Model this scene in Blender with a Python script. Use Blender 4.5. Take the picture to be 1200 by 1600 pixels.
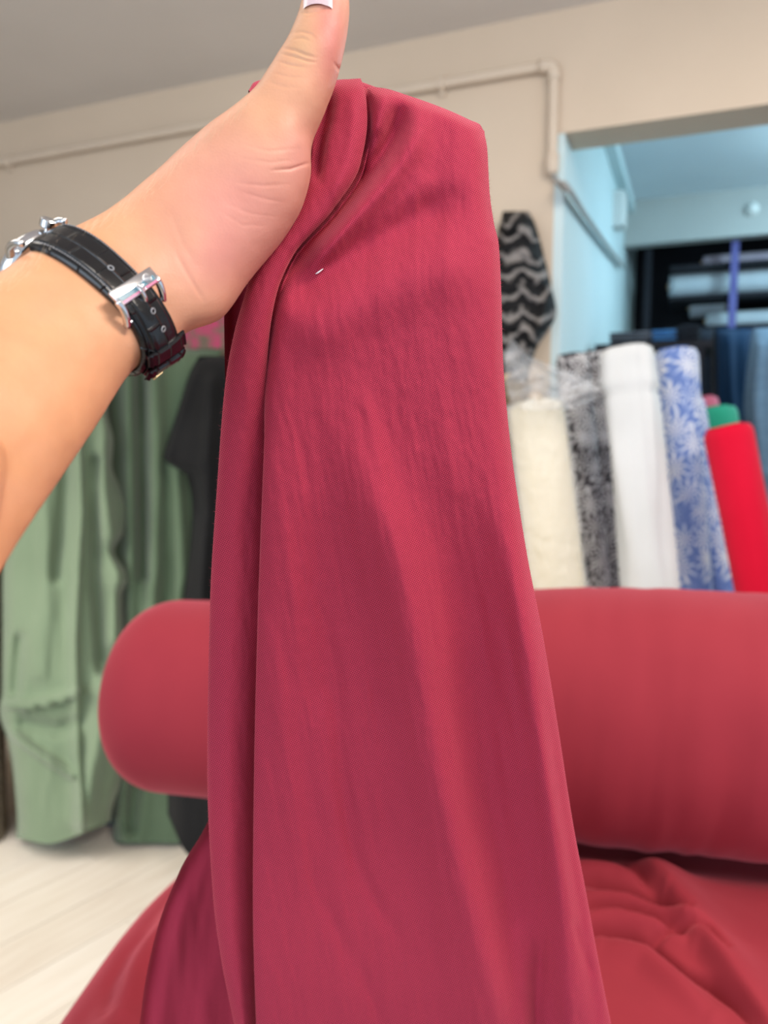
import bpy, bmesh, math, random
import numpy as np
from mathutils import Vector, Matrix
from mathutils.bvhtree import BVHTree

for o in list(bpy.data.objects):
    bpy.data.objects.remove(o)
scene = bpy.context.scene
COL = scene.collection

# ------------------------------------------------------------------ camera
CAM = np.array([0.0, 0.0, 1.5])
PITCH = math.radians(6.0)
FPX = 1200.0
cam_data = bpy.data.cameras.new('camera')
cam_data.sensor_fit = 'VERTICAL'
cam_data.sensor_height = 36.0
cam_data.lens = 27.0
cam_data.clip_start = 0.01
cam_data.dof.use_dof = True
cam_data.dof.focus_distance = 0.36
cam_data.dof.aperture_fstop = 7.5
cam = bpy.data.objects.new('camera', cam_data)
cam.location = CAM
cam.rotation_euler = (math.radians(90) - PITCH, 0, 0)
COL.objects.link(cam)
scene.camera = cam

# ------------------------------------------------------------------ light
scene.view_settings.view_transform = 'Standard'
scene.view_settings.look = 'None'
scene.view_settings.gamma = 1.0
scene.view_settings.use_curve_mapping = False
scene.view_settings.exposure = 0.7

world = bpy.data.worlds.new('world')
scene.world = world
world.use_nodes = True
bg = world.node_tree.nodes['Background']
bg.inputs['Color'].default_value = (0.70, 0.84, 1.0, 1)
bg.inputs['Strength'].default_value = 0.6

def area(name, loc, target, sx, sy, power, col, spread=180):
    l = bpy.data.lights.new(name, 'AREA')
    l.shape = 'RECTANGLE'; l.size = sx; l.size_y = sy
    l.energy = power; l.color = col; l.spread = math.radians(spread)
    o = bpy.data.objects.new(name, l)
    o.location = loc
    o.rotation_euler = (Vector(target) - Vector(loc)).to_track_quat('-Z', 'Y').to_euler()
    COL.objects.link(o)
    return o

area('shopfront_daylight', (-1.3, -2.4, 1.7), (0.0, 2.0, 1.2), 3.0, 2.0, 42, (0.76, 0.87, 1.0))
area('ceiling_tube_light', (0.95, 1.25, 2.78), (0.95, 1.45, 0), 1.6, 0.3, 9, (1.0, 0.92, 0.83))
area('ceiling_tube_light_front', (1.05, -0.25, 2.80), (0.35, 0.35, 1.1), 0.9, 0.3, 36, (1.0, 0.90, 0.79))
area('added_fill_left', (-1.25, 0.9, 2.78), (-1.0, 1.5, 0), 1.2, 0.3, 6, (1.0, 0.92, 0.80))  # added fill, unseen: lifts the left wall, floor and green cloth
area('added_floor_fill_left', (-2.0, 1.45, 1.6), (-0.72, 2.3, 0.35), 1.2, 1.2, 10, (1.0, 0.95, 0.88), 95)  # added fill with narrowed spread, brightens the floor and green cloth at left
area('storeroom_tube_light', (2.15, 3.5, 2.77), (2.1, 3.6, 0), 1.2, 0.25, 4, (0.58, 0.86, 1.0))
pl_ = bpy.data.lights.new('storeroom_lamp', 'POINT'); pl_.energy = 22; pl_.color = (0.55, 0.85, 1.0); pl_.shadow_soft_size = 0.12
po_ = bpy.data.objects.new('storeroom_lamp', pl_); po_.location = (2.25, 3.2, 2.62); COL.objects.link(po_)

# ------------------------------------------------------------------ projection helpers
sp, cp = math.sin(PITCH), math.cos(PITCH)
def ray(px, py):
    px = np.asarray(px, float); py = np.asarray(py, float)
    cx = (px - 600) / FPX; cy = (800 - py) / FPX
    return np.stack([cx, cy * sp + cp, cy * cp - sp], axis=-1)
def U(px, py, d):
    """point seen at (px,py) of the 1200x1600 frame, d metres along the view axis"""
    return CAM + ray(px, py) * np.asarray(d, float)[..., None]
def proj(P):
    v = np.asarray(P, float) - CAM
    d = v[..., 1] * cp - v[..., 2] * sp
    cy = v[..., 1] * sp + v[..., 2] * cp
    return 600 + FPX * v[..., 0] / d, 800 - FPX * cy / d, d
def hit(px, py, p0, n):
    r = ray(px, py); n = np.asarray(n, float)
    t = np.dot(np.asarray(p0, float) - CAM, n) / np.dot(r, n)
    return CAM + r * t
def floor_row(d, z=0.0):
    return 800 + FPX * ((1.5 - z) / d - sp) / cp
def floor_depth(py, z=0.0):
    return (1.5 - z) / ((np.asarray(py, float) - 800) / FPX * cp + sp)

YAW = math.radians(22)
E1 = np.array([math.cos(YAW), -math.sin(YAW), 0])     # along the back wall, to the right
EN = np.array([math.sin(YAW), math.cos(YAW), 0])      # away from the viewer
WO = np.array([0, 2.8, 0.0])
def Wp(s, n, z):
    return WO + E1 * s + EN * n + np.array([0, 0, z])
def wall_hit(px, py, n=0.0):
    return hit(px, py, WO + EN * n, EN)
def wall_coord(p):
    q = np.asarray(p) - WO
    return float(np.dot(q, E1)), float(np.dot(q, EN)), float(q[2])

# ------------------------------------------------------------------ numeric helpers
def pch(keys, x):
    """smooth monotone interpolation through (key, value) pairs"""
    k = np.array(keys, float); xs, ys = k[:, 0], k[:, 1]
    x = np.clip(np.asarray(x, float), xs[0], xs[-1])
    h = np.diff(xs); dl = np.diff(ys) / h
    m = np.zeros_like(ys)
    m[0], m[-1] = dl[0], dl[-1]
    for i in range(1, len(xs) - 1):
        if dl[i - 1] * dl[i] > 0:
            w1 = 2 * h[i] + h[i - 1]; w2 = h[i] + 2 * h[i - 1]
            m[i] = (w1 + w2) / (w1 / dl[i - 1] + w2 / dl[i])
    i = np.clip(np.searchsorted(xs, x) - 1, 0, len(xs) - 2)
    t = (x - xs[i]) / h[i]
    return ((2*t**3 - 3*t**2 + 1) * ys[i] + (t**3 - 2*t**2 + t) * h[i] * m[i]
            + (-2*t**3 + 3*t**2) * ys[i + 1] + (t**3 - t**2) * h[i] * m[i + 1])
def catmull(P, n):
    P = np.asarray(P, float)
    Q = np.concatenate([2 * P[:1] - P[1:2], P, 2 * P[-1:] - P[-2:-1]])
    t = np.linspace(0, len(P) - 1, n); i = np.minimum(t.astype(int), len(P) - 2); f = (t - i)[:, None]
    a, b, c, d = Q[i], Q[i + 1], Q[i + 2], Q[i + 3]
    return 0.5 * (2*b + (c - a)*f + (2*a - 5*b + 4*c - d)*f**2 + (3*b - a - 3*c + d)*f**3)
def sstep(a, b, x):
    t = np.clip((np.asarray(x, float) - a) / (b - a), 0, 1)
    return t * t * (3 - 2 * t)
_rng = np.random.RandomState(7)
_lat = _rng.rand(256, 256) * 2 - 1
def noise2(x, y):
    x = np.asarray(x, float); y = np.asarray(y, float)
    xi = np.floor(x).astype(int); yi = np.floor(y).astype(int)
    fx = x - xi; fy = y - yi
    fx = fx*fx*(3 - 2*fx); fy = fy*fy*(3 - 2*fy)
    g = lambda a, b: _lat[a % 256, b % 256]
    return ((g(xi, yi)*(1-fx) + g(xi+1, yi)*fx)*(1-fy) + (g(xi, yi+1)*(1-fx) + g(xi+1, yi+1)*fx)*fy)
def fbm(x, y, o=3):
    s, a = 0, 1.0
    for k in range(o):
        s = s + a * noise2(x * 2**k + 17*k, y * 2**k + 31*k); a *= 0.5
    return s
def poly_dist(px, py, pts):
    """distance to a polyline and signed side, in pixels"""
    best = np.full(np.shape(px), 1e9); side = np.zeros(np.shape(px)); tt = np.zeros(np.shape(px))
    n = len(pts) - 1
    for k in range(n):
        a = np.array(pts[k], float); b = np.array(pts[k+1], float); ab = b - a
        t = np.clip(((px - a[0]) * ab[0] + (py - a[1]) * ab[1]) / (ab @ ab), 0, 1)
        dx = px - a[0] - t*ab[0]; dy = py - a[1] - t*ab[1]
        d = np.hypot(dx, dy)
        s = np.sign(ab[0]*dy - ab[1]*dx)
        m = d < best
        best = np.where(m, d, best); side = np.where(m, s, side); tt = np.where(m, (k + t)/n, tt)
    return best, side, tt

# ------------------------------------------------------------------ object helpers
ORI = {}
def tag(o, label=None, cat=None, group=None, kind=None):
    if label: o['label'] = label
    if cat: o['category'] = cat
    if group: o['group'] = group
    if kind: o['kind'] = kind
    return o
def thing(name, loc, label, cat, group=None):
    o = bpy.data.objects.new(name, None)
    o.empty_display_size = 0.05
    o.location = Vector([float(v) for v in loc]); COL.objects.link(o)
    ORI[o.name] = np.array(loc, float)
    return tag(o, label, cat, group)
def add_mesh(name, V, F, mat, parent=None, smooth=True, uv=None, origin=None):
    V = np.asarray(V, float)
    if parent is not None:
        org = ORI[parent.name]
    else:
        org = np.zeros(3) if origin is None else np.asarray(origin, float)
    me = bpy.data.meshes.new(name)
    me.from_pydata((V - org).tolist(), [], [tuple(int(i) for i in f) for f in F])
    me.update()
    if uv is not None:
        lay = me.uv_layers.new(name='UVMap')
        idx = np.empty(len(me.loops), np.int32); me.loops.foreach_get('vertex_index', idx)
        lay.data.foreach_set('uv', np.asarray(uv, np.float32)[idx].ravel())
    me.polygons.foreach_set('use_smooth', [smooth] * len(me.polygons))
    o = bpy.data.objects.new(name, me)
    if mat: me.materials.append(mat)
    COL.objects.link(o)
    if parent is not None:
        o.parent = parent
    else:
        o.location = Vector(org.tolist())
    ORI[o.name] = org
    return o
def grid_faces(nv, nu, cu=False, off=0):
    F = []
    for i in range(nv - 1):
        for j in range(nu if cu else nu - 1):
            k = (j + 1) % nu
            F.append((off + i*nu + j, off + i*nu + k, off + (i+1)*nu + k, off + (i+1)*nu + j))
    return F
def add_grid(name, P, mat, parent=None, cu=False, uv=None, caps=False, smooth=True):
    nv, nu = P.shape[:2]
    V = P.reshape(-1, 3); F = grid_faces(nv, nu, cu)
    if caps:
        F.append(tuple(reversed(range(nu)))); F.append(tuple(range((nv-1)*nu, nv*nu)))
    return add_mesh(name, V, F, mat, parent, smooth, None if uv is None else uv.reshape(-1, 2))
def tube_geo(pts, r, segs=12, caps=True):
    P = np.asarray(pts, float); n = len(P)
    r = np.full(n, r) if np.isscalar(r) else np.asarray(r, float)
    T = np.gradient(P, axis=0); T /= np.linalg.norm(T, axis=1)[:, None] + 1e-12
    ref = np.array([0, 0, 1.0])
    if abs(T[0] @ ref) > 0.9: ref = np.array([1.0, 0, 0])
    V = []
    nrm = np.cross(T[0], ref); nrm /= np.linalg.norm(nrm)
    for i in range(n):
        nrm = nrm - T[i] * (nrm @ T[i]); nrm /= np.linalg.norm(nrm)
        b = np.cross(T[i], nrm)
        for k in range(segs):
            a = 2*math.pi*k/segs
            V.append(P[i] + r[i]*(math.cos(a)*nrm + math.sin(a)*b))
    F = grid_faces(n, segs, True)
    if caps:
        F.append(tuple(reversed(range(segs)))); F.append(tuple(range((n-1)*segs, n*segs)))
    return V, F
def add_tube(name, pts, r, mat, parent=None, segs=12):
    V, F = tube_geo(pts, r, segs)
    return add_mesh(name, V, F, mat, parent)
def box_geo(c, ax, ay, az, hx, hy, hz):
    c = np.asarray(c, float); V = []
    for sx in (-1, 1):
        for sy in (-1, 1):
            for sz in (-1, 1):
                V.append(c + np.asarray(ax)*hx*sx + np.asarray(ay)*hy*sy + np.asarray(az)*hz*sz)
    F = [(0,1,3,2), (4,6,7,5), (0,4,5,1), (2,3,7,6), (0,2,6,4), (1,5,7,3)]
    return V, F
X3, Y3, Z3 = np.eye(3)
def bevel_obj(o, w, seg=2):
    bm = bmesh.new(); bm.from_mesh(o.data)
    bmesh.ops.recalc_face_normals(bm, faces=bm.faces)
    bmesh.ops.bevel(bm, geom=list(bm.edges), offset=w, segments=seg, profile=0.5, affect='EDGES')
    bm.to_mesh(o.data); bm.free()
    return o
def add_box(name, c, ax, ay, az, hx, hy, hz, mat, parent=None, bev=0.0, smooth=False):
    V, F = box_geo(c, ax, ay, az, hx, hy, hz)
    o = add_mesh(name, V, F, mat, parent, smooth)
    if bev: bevel_obj(o, bev)
    else:
        bm = bmesh.new(); bm.from_mesh(o.data); bmesh.ops.recalc_face_normals(bm, faces=bm.faces); bm.to_mesh(o.data); bm.free()
    return o
def merge(geos):
    V, F = [], []
    for v, f in geos:
        o = len(V); V += [np.asarray(p, float) for p in v]; F += [tuple(i + o for i in q) for q in f]
    return V, F

# ------------------------------------------------------------------ materials
def newmat(name, color=(0.5,0.5,0.5), rough=0.6, metal=0.0, spec=0.5, **kw):
    m = bpy.data.materials.new(name); m.use_nodes = True
    nt = m.node_tree; b = nt.nodes['Principled BSDF']
    b.inputs['Base Color'].default_value = (*color, 1)
    b.inputs['Roughness'].default_value = rough
    b.inputs['Metallic'].default_value = metal
    b.inputs['Specular IOR Level'].default_value = spec
    for k, v in kw.items():
        b.inputs[k].default_value = v
    return m, nt, b
def node(nt, t, **kw):
    n = nt.nodes.new(t)
    for k, v in kw.items():
        if k.startswith('i_'):
            n.inputs[k[2:].replace('_', ' ')].default_value = v
        else: setattr(n, k, v)
    return n
def ramp(nt, fac, stops):
    r = nt.nodes.new('ShaderNodeValToRGB')
    e = r.color_ramp.elements
    while len(e) < len(stops): e.new(0.5)
    for q, (p, c) in zip(e, stops):
        q.position = p; q.color = (*c, 1)
    nt.links.new(fac, r.inputs['Fac'])
    return r.outputs['Color']
def bump(nt, b, h, strength, dist, prev=None):
    n = node(nt, 'ShaderNodeBump')
    n.inputs['Strength'].default_value = strength; n.inputs['Distance'].default_value = dist
    nt.links.new(h, n.inputs['Height'])
    if prev is not None: nt.links.new(prev, n.inputs['Normal'])
    nt.links.new(n.outputs['Normal'], b.inputs['Normal'])
    return n.outputs['Normal']
def tex(nt, kind, coord='Object', scale=1.0, vec_scale=None, **kw):
    tc = node(nt, 'ShaderNodeTexCoord')
    v = tc.outputs[coord]
    if vec_scale:
        mp = node(nt, 'ShaderNodeMapping'); mp.inputs['Scale'].default_value = vec_scale
        nt.links.new(v, mp.inputs['Vector']); v = mp.outputs['Vector']
    t = node(nt, kind, **kw)
    if 'Scale' in t.inputs: t.inputs['Scale'].default_value = scale
    nt.links.new(v, t.inputs['Vector'])
    return t
def painted(name, c1, c2, scale=2.0, rough=0.85, bstr=0.15):
    m, nt, b = newmat(name, c1, rough, spec=0.25)
    t = tex(nt, 'ShaderNodeTexNoise', 'Object', scale); t.inputs['Detail'].default_value = 5
    nt.links.new(ramp(nt, t.outputs['Fac'], [(0.3, c1), (0.7, c2)]), b.inputs['Base Color'])
    t2 = tex(nt, 'ShaderNodeTexNoise', 'Object', 120.0)
    bump(nt, b, t2.outputs['Fac'], bstr, 0.002)
    return m
def cloth_mat(name, c1, c2, scale=6.0, sheen=0.25, rough=0.9, vec=(1,1,1), weave=900):
    m, nt, b = newmat(name, c1, rough, spec=0.15)
    b.inputs['Sheen Weight'].default_value = sheen
    b.inputs['Sheen Roughness'].default_value = 0.5
    t = tex(nt, 'ShaderNodeTexNoise', 'Object', scale, vec); t.inputs['Detail'].default_value = 4
    nt.links.new(ramp(nt, t.outputs['Fac'], [(0.3, c1), (0.7, c2)]), b.inputs['Base Color'])
    t2 = tex(nt, 'ShaderNodeTexNoise', 'Object', weave)
    bump(nt, b, t2.outputs['Fac'], 0.2, 0.001)
    return m

M = {}
M['wall'] = painted('warm_beige_wall_paint', (0.65, 0.535, 0.415), (0.70, 0.58, 0.455))
M['ceiling'] = painted('grey_white_ceiling_paint', (0.72, 0.69, 0.66), (0.76, 0.73, 0.70))
M['store_wall'] = painted('pale_cyan_store_wall_paint', (0.62, 0.76, 0.78), (0.68, 0.81, 0.83))
M['store_ceiling'] = painted('grey_blue_store_ceiling_paint', (0.66, 0.74, 0.79), (0.72, 0.80, 0.84))
M['store_grey'] = painted('grey_store_wall_paint', (0.42, 0.44, 0.43), (0.48, 0.50, 0.48))
M['pipe'] = painted('cream_pipe_paint', (0.66, 0.55, 0.44), (0.70, 0.59, 0.47), 8, 0.5)
M['dark'] = painted('dark_storage_board', (0.012, 0.013, 0.018), (0.02, 0.02, 0.026), 3)
M['plastic_white'] = painted('white_plastic', (0.75, 0.78, 0.76), (0.8, 0.82, 0.8), 5, 0.4, 0.02)
M['cable'] = painted('grey_cable_sheath', (0.30, 0.30, 0.29), (0.42, 0.41, 0.39), 30, 0.5)
M['post'] = painted('indigo_metal_post', (0.10, 0.10, 0.30), (0.13, 0.13, 0.36), 12, 0.5)
M['card'] = painted('cardboard_core', (0.55, 0.38, 0.22), (0.62, 0.44, 0.27), 20, 0.9)
M['wood'] = painted('table_wood', (0.35, 0.22, 0.12), (0.42, 0.27, 0.15), 6, 0.6)

# burgundy cloth: woven, slightly fuzzy
def burgundy(name, c1, c2, weave=True):
    m, nt, b = newmat(name, c1, 0.85, spec=0.18)
    b.inputs['Sheen Weight'].default_value = 0.5
    b.inputs['Sheen Roughness'].default_value = 0.4
    b.inputs['Sheen Tint'].default_value = (1.0, 0.25, 0.30, 1)
    L = nt.links
    t = tex(nt, 'ShaderNodeTexNoise', 'Object', 9.0); t.inputs['Detail'].default_value = 5
    col = ramp(nt, t.outputs['Fac'], [(0.3, c1), (0.7, c2)])
    if weave:
        tc = node(nt, 'ShaderNodeTexCoord')
        mp_ = node(nt, 'ShaderNodeMapping'); mp_.inputs['Rotation'].default_value = (0, 0, math.radians(16)); L.new(tc.outputs['UV'], mp_.inputs['Vector'])
        sep = node(nt, 'ShaderNodeSeparateXYZ'); L.new(mp_.outputs['Vector'], sep.inputs[0])
        wob = tex(nt, 'ShaderNodeTexNoise', 'UV', 350.0)
        def wave(src, k, ph):
            a = node(nt, 'ShaderNodeMath', operation='MULTIPLY'); a.inputs[1].default_value = k
            L.new(src, a.inputs[0])
            w = node(nt, 'ShaderNodeMath', operation='MULTIPLY_ADD'); w.inputs[1].default_value = 2.2
            L.new(wob.outputs['Fac'], w.inputs[0]); L.new(a.outputs[0], w.inputs[2])
            s = node(nt, 'ShaderNodeMath', operation='SINE'); L.new(w.outputs[0], s.inputs[0])
            return s.outputs[0]
        k = 2*math.pi/0.00118
        wu = wave(sep.outputs['X'], k, 0); wv = wave(sep.outputs['Y'], k, 0)
        mu = node(nt, 'ShaderNodeMath', operation='MULTIPLY'); L.new(wu, mu.inputs[0]); L.new(wv, mu.inputs[1])
        mr = node(nt, 'ShaderNodeMapRange'); L.new(mu.outputs[0], mr.inputs[0])
        mr.inputs[1].default_value = -1; mr.inputs[2].default_value = 1
        mx = node(nt, 'ShaderNodeMix', data_type='RGBA', blend_type='MULTIPLY')
        mx.inputs[0].default_value = 1.0
        L.new(col, mx.inputs[6])
        L.new(ramp(nt, mr.outputs[0], [(0.10, (0.44, 0.36, 0.38)), (0.80, (1.46, 1.50, 1.50))]), mx.inputs[7])
        col = mx.outputs[2]
        n1 = bump(nt, b, mr.outputs[0], 0.35, 0.0004)
        t3 = tex(nt, 'ShaderNodeTexNoise', 'UV', 60.0, (2.5, 0.7, 1)); t3.inputs['Detail'].default_value = 4
        bump(nt, b, t3.outputs['Fac'], 0.12, 0.004, n1)
    else:
        t3 = tex(nt, 'ShaderNodeTexNoise', 'Object', 25.0); t3.inputs['Detail'].default_value = 4
        bump(nt, b, t3.outputs['Fac'], 0.15, 0.004)
    L.new(col, b.inputs['Base Color'])
    return m
M['burg_held'] = burgundy('burgundy_woven_cloth', (0.330, 0.026, 0.055), (0.37, 0.030, 0.061))
M['fuzz'], _, _ = newmat('burgundy_fibres', (0.42, 0.06, 0.09), 0.8)
M['burg_roll'] = burgundy('burgundy_roll_cloth', (0.285, 0.026, 0.040), (0.315, 0.030, 0.044), False)

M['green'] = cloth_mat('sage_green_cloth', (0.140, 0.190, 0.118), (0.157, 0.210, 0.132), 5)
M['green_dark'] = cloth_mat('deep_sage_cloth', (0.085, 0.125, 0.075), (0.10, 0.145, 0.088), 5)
M['black'] = cloth_mat('black_cloth', (0.007, 0.007, 0.0075), (0.011, 0.011, 0.0115), 5, 0.03)
M['navy'] = cloth_mat('navy_cloth', (0.006, 0.026, 0.065), (0.008, 0.033, 0.08), 5, 0.1)
M['navy_black'] = cloth_mat('blue_black_cloth', (0.008, 0.012, 0.022), (0.012, 0.018, 0.03), 5, 0.1)
M['denim'] = cloth_mat('grey_blue_cloth', (0.115, 0.19, 0.275), (0.15, 0.235, 0.33), 14, 0.15, vec=(1,1,6))
M['cream'] = cloth_mat('cream_cloth', (0.80, 0.69, 0.44), (0.84, 0.74, 0.51), 5)
M['white'] = cloth_mat('white_cloth', (0.64, 0.65, 0.645), (0.70, 0.71, 0.71), 5)
M['red'] = cloth_mat('bright_red_cloth', (0.62, 0.003, 0.028), (0.68, 0.005, 0.034), 5, 0.1)
M['emerald'] = cloth_mat('emerald_cloth', (0.02, 0.30, 0.18), (0.03, 0.38, 0.24), 9)
M['rose'] = cloth_mat('rose_pink_cloth', (0.55, 0.12, 0.20), (0.62, 0.17, 0.26), 9)
M['purple'] = cloth_mat('dark_purple_cloth', (0.035, 0.012, 0.04), (0.05, 0.018, 0.055), 7)
M['roll_white'] = cloth_mat('cool_white_cloth', (0.50, 0.58, 0.64), (0.58, 0.66, 0.71), 8)
M['lilac'] = cloth_mat('pale_lilac_cloth', (0.42, 0.36, 0.46), (0.50, 0.44, 0.52), 8)
M['blue_stack'] = cloth_mat('bright_blue_cloth', (0.03, 0.16, 0.42), (0.05, 0.24, 0.55), 30, vec=(1,1,3))
M['slate'] = cloth_mat('slate_cloth', (0.07, 0.09, 0.12), (0.16, 0.18, 0.22), 20)

def leaf_mat(name, stops, scale=16.0, dist=0.55, detail=0.0):
    """printed leaf fans: radial strokes inside Voronoi cells"""
    m, nt, b = newmat(name, stops[0][1], 0.85, spec=0.15)
    L = nt.links
    tc = node(nt, 'ShaderNodeTexCoord')
    v = node(nt, 'ShaderNodeTexVoronoi', feature='F1'); v.inputs['Scale'].default_value = scale
    L.new(tc.outputs['UV'], v.inputs['Vector'])
    sub = node(nt, 'ShaderNodeVectorMath', operation='SUBTRACT')
    L.new(tc.outputs['UV'], sub.inputs[0]); L.new(v.outputs['Position'], sub.inputs[1])
    sep = node(nt, 'ShaderNodeSeparateXYZ'); L.new(sub.outputs[0], sep.inputs[0])
    at = node(nt, 'ShaderNodeMath', operation='ARCTAN2'); L.new(sep.outputs['Y'], at.inputs[0]); L.new(sep.outputs['X'], at.inputs[1])
    mu = node(nt, 'ShaderNodeMath', operation='MULTIPLY'); mu.inputs[1].default_value = 9.0; L.new(at.outputs[0], mu.inputs[0])
    si = node(nt, 'ShaderNodeMath', operation='SINE'); L.new(mu.outputs[0], si.inputs[0])
    n = node(nt, 'ShaderNodeTexNoise'); n.inputs['Scale'].default_value = scale * 0.9; n.inputs['Detail'].default_value = 3
    L.new(tc.outputs['UV'], n.inputs['Vector'])
    ma = node(nt, 'ShaderNodeMath', operation='MULTIPLY_ADD'); ma.inputs[1].default_value = 0.26; L.new(si.outputs[0], ma.inputs[0]); L.new(n.outputs['Fac'], ma.inputs[2])
    mb = node(nt, 'ShaderNodeMath', operation='MULTIPLY_ADD'); mb.inputs[1].default_value = -dist; L.new(v.outputs['Distance'], mb.inputs[0]); L.new(ma.outputs[0], mb.inputs[2])
    mc = node(nt, 'ShaderNodeMath', operation='ADD'); mc.inputs[1].default_value = 0.22; L.new(mb.outputs[0], mc.inputs[0])
    L.new(ramp(nt, mc.outputs[0], stops), b.inputs['Base Color'])
    return m
M['blue_leaf'] = leaf_mat('white_fan_leaves_on_blue', [(0.30, (0.15, 0.23, 0.52)), (0.46, (0.22, 0.31, 0.60)), (0.56, (0.50, 0.58, 0.76)), (0.74, (0.80, 0.79, 0.80))], 14)
M['grey_leaf'] = leaf_mat('grey_fan_leaves_on_black', [(0.30, (0.03, 0.03, 0.035)), (0.40, (0.30, 0.25, 0.25)), (0.52, (0.46, 0.46, 0.48)), (0.72, (0.70, 0.69, 0.69))], 16)
M['brown_leaf'] = leaf_mat('brown_print', [(0.3, (0.10, 0.07, 0.04)), (0.5, (0.22, 0.16, 0.10)), (0.75, (0.34, 0.27, 0.18))], 30)
M['pink_print'] = leaf_mat('pink_print', [(0.45, (0.16, 0.12, 0.09)), (0.55, (0.26, 0.19, 0.15)), (0.6, (0.55, 0.02, 0.13)), (0.8, (0.62, 0.03, 0.17))], 26)

def chevron_mat():
    m, nt, b = newmat('black_white_chevron_print', (0.02,0.02,0.02), 0.8, spec=0.2)
    L = nt.links
    tc = node(nt, 'ShaderNodeTexCoord'); sep = node(nt, 'ShaderNodeSeparateXYZ'); L.new(tc.outputs['UV'], sep.inputs[0])
    n = node(nt, 'ShaderNodeTexNoise'); n.inputs['Scale'].default_value = 16.0; n.inputs['Detail'].default_value = 3; L.new(tc.outputs['UV'], n.inputs['Vector'])
    a = node(nt, 'ShaderNodeMath', operation='PINGPONG'); a.inputs[1].default_value = 0.05; L.new(sep.outputs['X'], a.inputs[0])
    ad = node(nt, 'ShaderNodeMath', operation='MULTIPLY_ADD'); ad.inputs[1].default_value = 0.75; L.new(a.outputs[0], ad.inputs[0]); L.new(sep.outputs['Y'], ad.inputs[2])
    ad2 = node(nt, 'ShaderNodeMath', operation='MULTIPLY_ADD'); ad2.inputs[1].default_value = 0.11; L.new(n.outputs['Fac'], ad2.inputs[0]); L.new(ad.outputs[0], ad2.inputs[2])
    k = node(nt, 'ShaderNodeMath', operation='MULTIPLY'); k.inputs[1].default_value = 2*math.pi*15.5; L.new(ad2.outputs[0], k.inputs[0])
    s = node(nt, 'ShaderNodeMath', operation='SINE'); L.new(k.outputs[0], s.inputs[0])
    mr = node(nt, 'ShaderNodeMapRange'); mr.inputs[1].default_value = -1; mr.inputs[2].default_value = 1; L.new(s.outputs[0], mr.inputs[0])
    L.new(ramp(nt, mr.outputs[0], [(0.50, (0.010, 0.010, 0.011)), (0.98, (0.24, 0.22, 0.21))]), b.inputs['Base Color'])
    return m
M['chevron'] = chevron_mat()
def carpet_mat():
    m, nt, b = newmat('beige_looped_pile', (0.4,0.34,0.25), 0.95, spec=0.1)
    v = tex(nt, 'ShaderNodeTexVoronoi', 'Object', 90.0)
    nt.links.new(ramp(nt, v.outputs['Distance'], [(0.0, (0.42, 0.36, 0.26)), (0.7, (0.14, 0.11, 0.08))]), b.inputs['Base Color'])
    bump(nt, b, v.outputs['Distance'], 1.0, -0.01)
    return m
M['carpet'] = carpet_mat()
def plank_mat():
    m, nt, b = newmat('pale_oak_laminate', (0.62,0.56,0.46), 0.45, spec=0.4)
    L = nt.links
    inf = node(nt, 'ShaderNodeObjectInfo')
    n = tex(nt, 'ShaderNodeTexNoise', 'Object', 3.0, (1.2, 14, 14)); n.inputs['Detail'].default_value = 6
    add = node(nt, 'ShaderNodeMath', operation='MULTIPLY_ADD'); add.inputs[1].default_value = 0.35; L.new(inf.outputs['Random'], add.inputs[0])
    L.new(n.outputs['Fac'], add.inputs[2])
    L.new(ramp(nt, add.outputs[0], [(0.3, (0.60, 0.52, 0.43)), (0.6, (0.68, 0.61, 0.52)), (0.95, (0.74, 0.68, 0.60))]), b.inputs['Base Color'])
    return m
M['plank'] = plank_mat()
M['subfloor'] = painted('dark_floor_joint', (0.30, 0.26, 0.20), (0.34, 0.29, 0.23), 3)

# plastic wrap
def plastic():
    m, nt, b = newmat('clear_crumpled_plastic', (0.93, 0.94, 0.96), 0.12, spec=0.6)
    b.inputs['Alpha'].default_value = 0.33
    t = tex(nt, 'ShaderNodeTexNoise', 'Object', 28.0); t.inputs['Detail'].default_value = 4
    bump(nt, b, t.outputs['Fac'], 0.9, 0.02)
    return m
M['film'] = plastic()

# skin
def skin():
    m, nt, b = newmat('skin', (0.78,0.5,0.34), 0.5, spec=0.35)
    L = nt.links
    at = node(nt, 'ShaderNodeAttribute', attribute_name='tone')
    n = tex(nt, 'ShaderNodeTexNoise', 'Object', 60.0); n.inputs['Detail'].default_value = 5
    mx = node(nt, 'ShaderNodeMix', data_type='RGBA', blend_type='MULTIPLY'); mx.inputs[0].default_value = 1.0
    L.new(at.outputs['Color'], mx.inputs[6])
    L.new(ramp(nt, n.outputs['Fac'], [(0.3, (0.93, 0.90, 0.88)), (0.7, (1.03, 1.02, 1.01))]), mx.inputs[7])
    L.new(mx.outputs[2], b.inputs['Base Color'])
    b.inputs['Subsurface Weight'].default_value = 0.12
    b.inputs['Subsurface Radius'].default_value = (1.0, 0.35, 0.2)
    b.inputs['Subsurface Scale'].default_value = 0.004
    n2 = tex(nt, 'ShaderNodeTexVoronoi', 'Object', 900.0)
    n1 = bump(nt, b, n2.outputs['Distance'], 0.12, 0.0004)
    n3 = tex(nt, 'ShaderNodeTexNoise', 'Object', 220.0); n3.inputs['Detail'].default_value = 4
    bump(nt, b, n3.outputs['Fac'], 0.25, 0.0006, n1)
    return m
M['skin'] = skin()
M['nail'], _, _ = newmat('thumb_nail', (0.60, 0.44, 0.46), 0.3)
M['hair'], _, _ = newmat('fine_arm_hair', (0.75, 0.55, 0.36), 0.5)
M['steel'], _, _ = newmat('polished_steel', (0.72, 0.73, 0.75), 0.14, 1.0)
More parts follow.
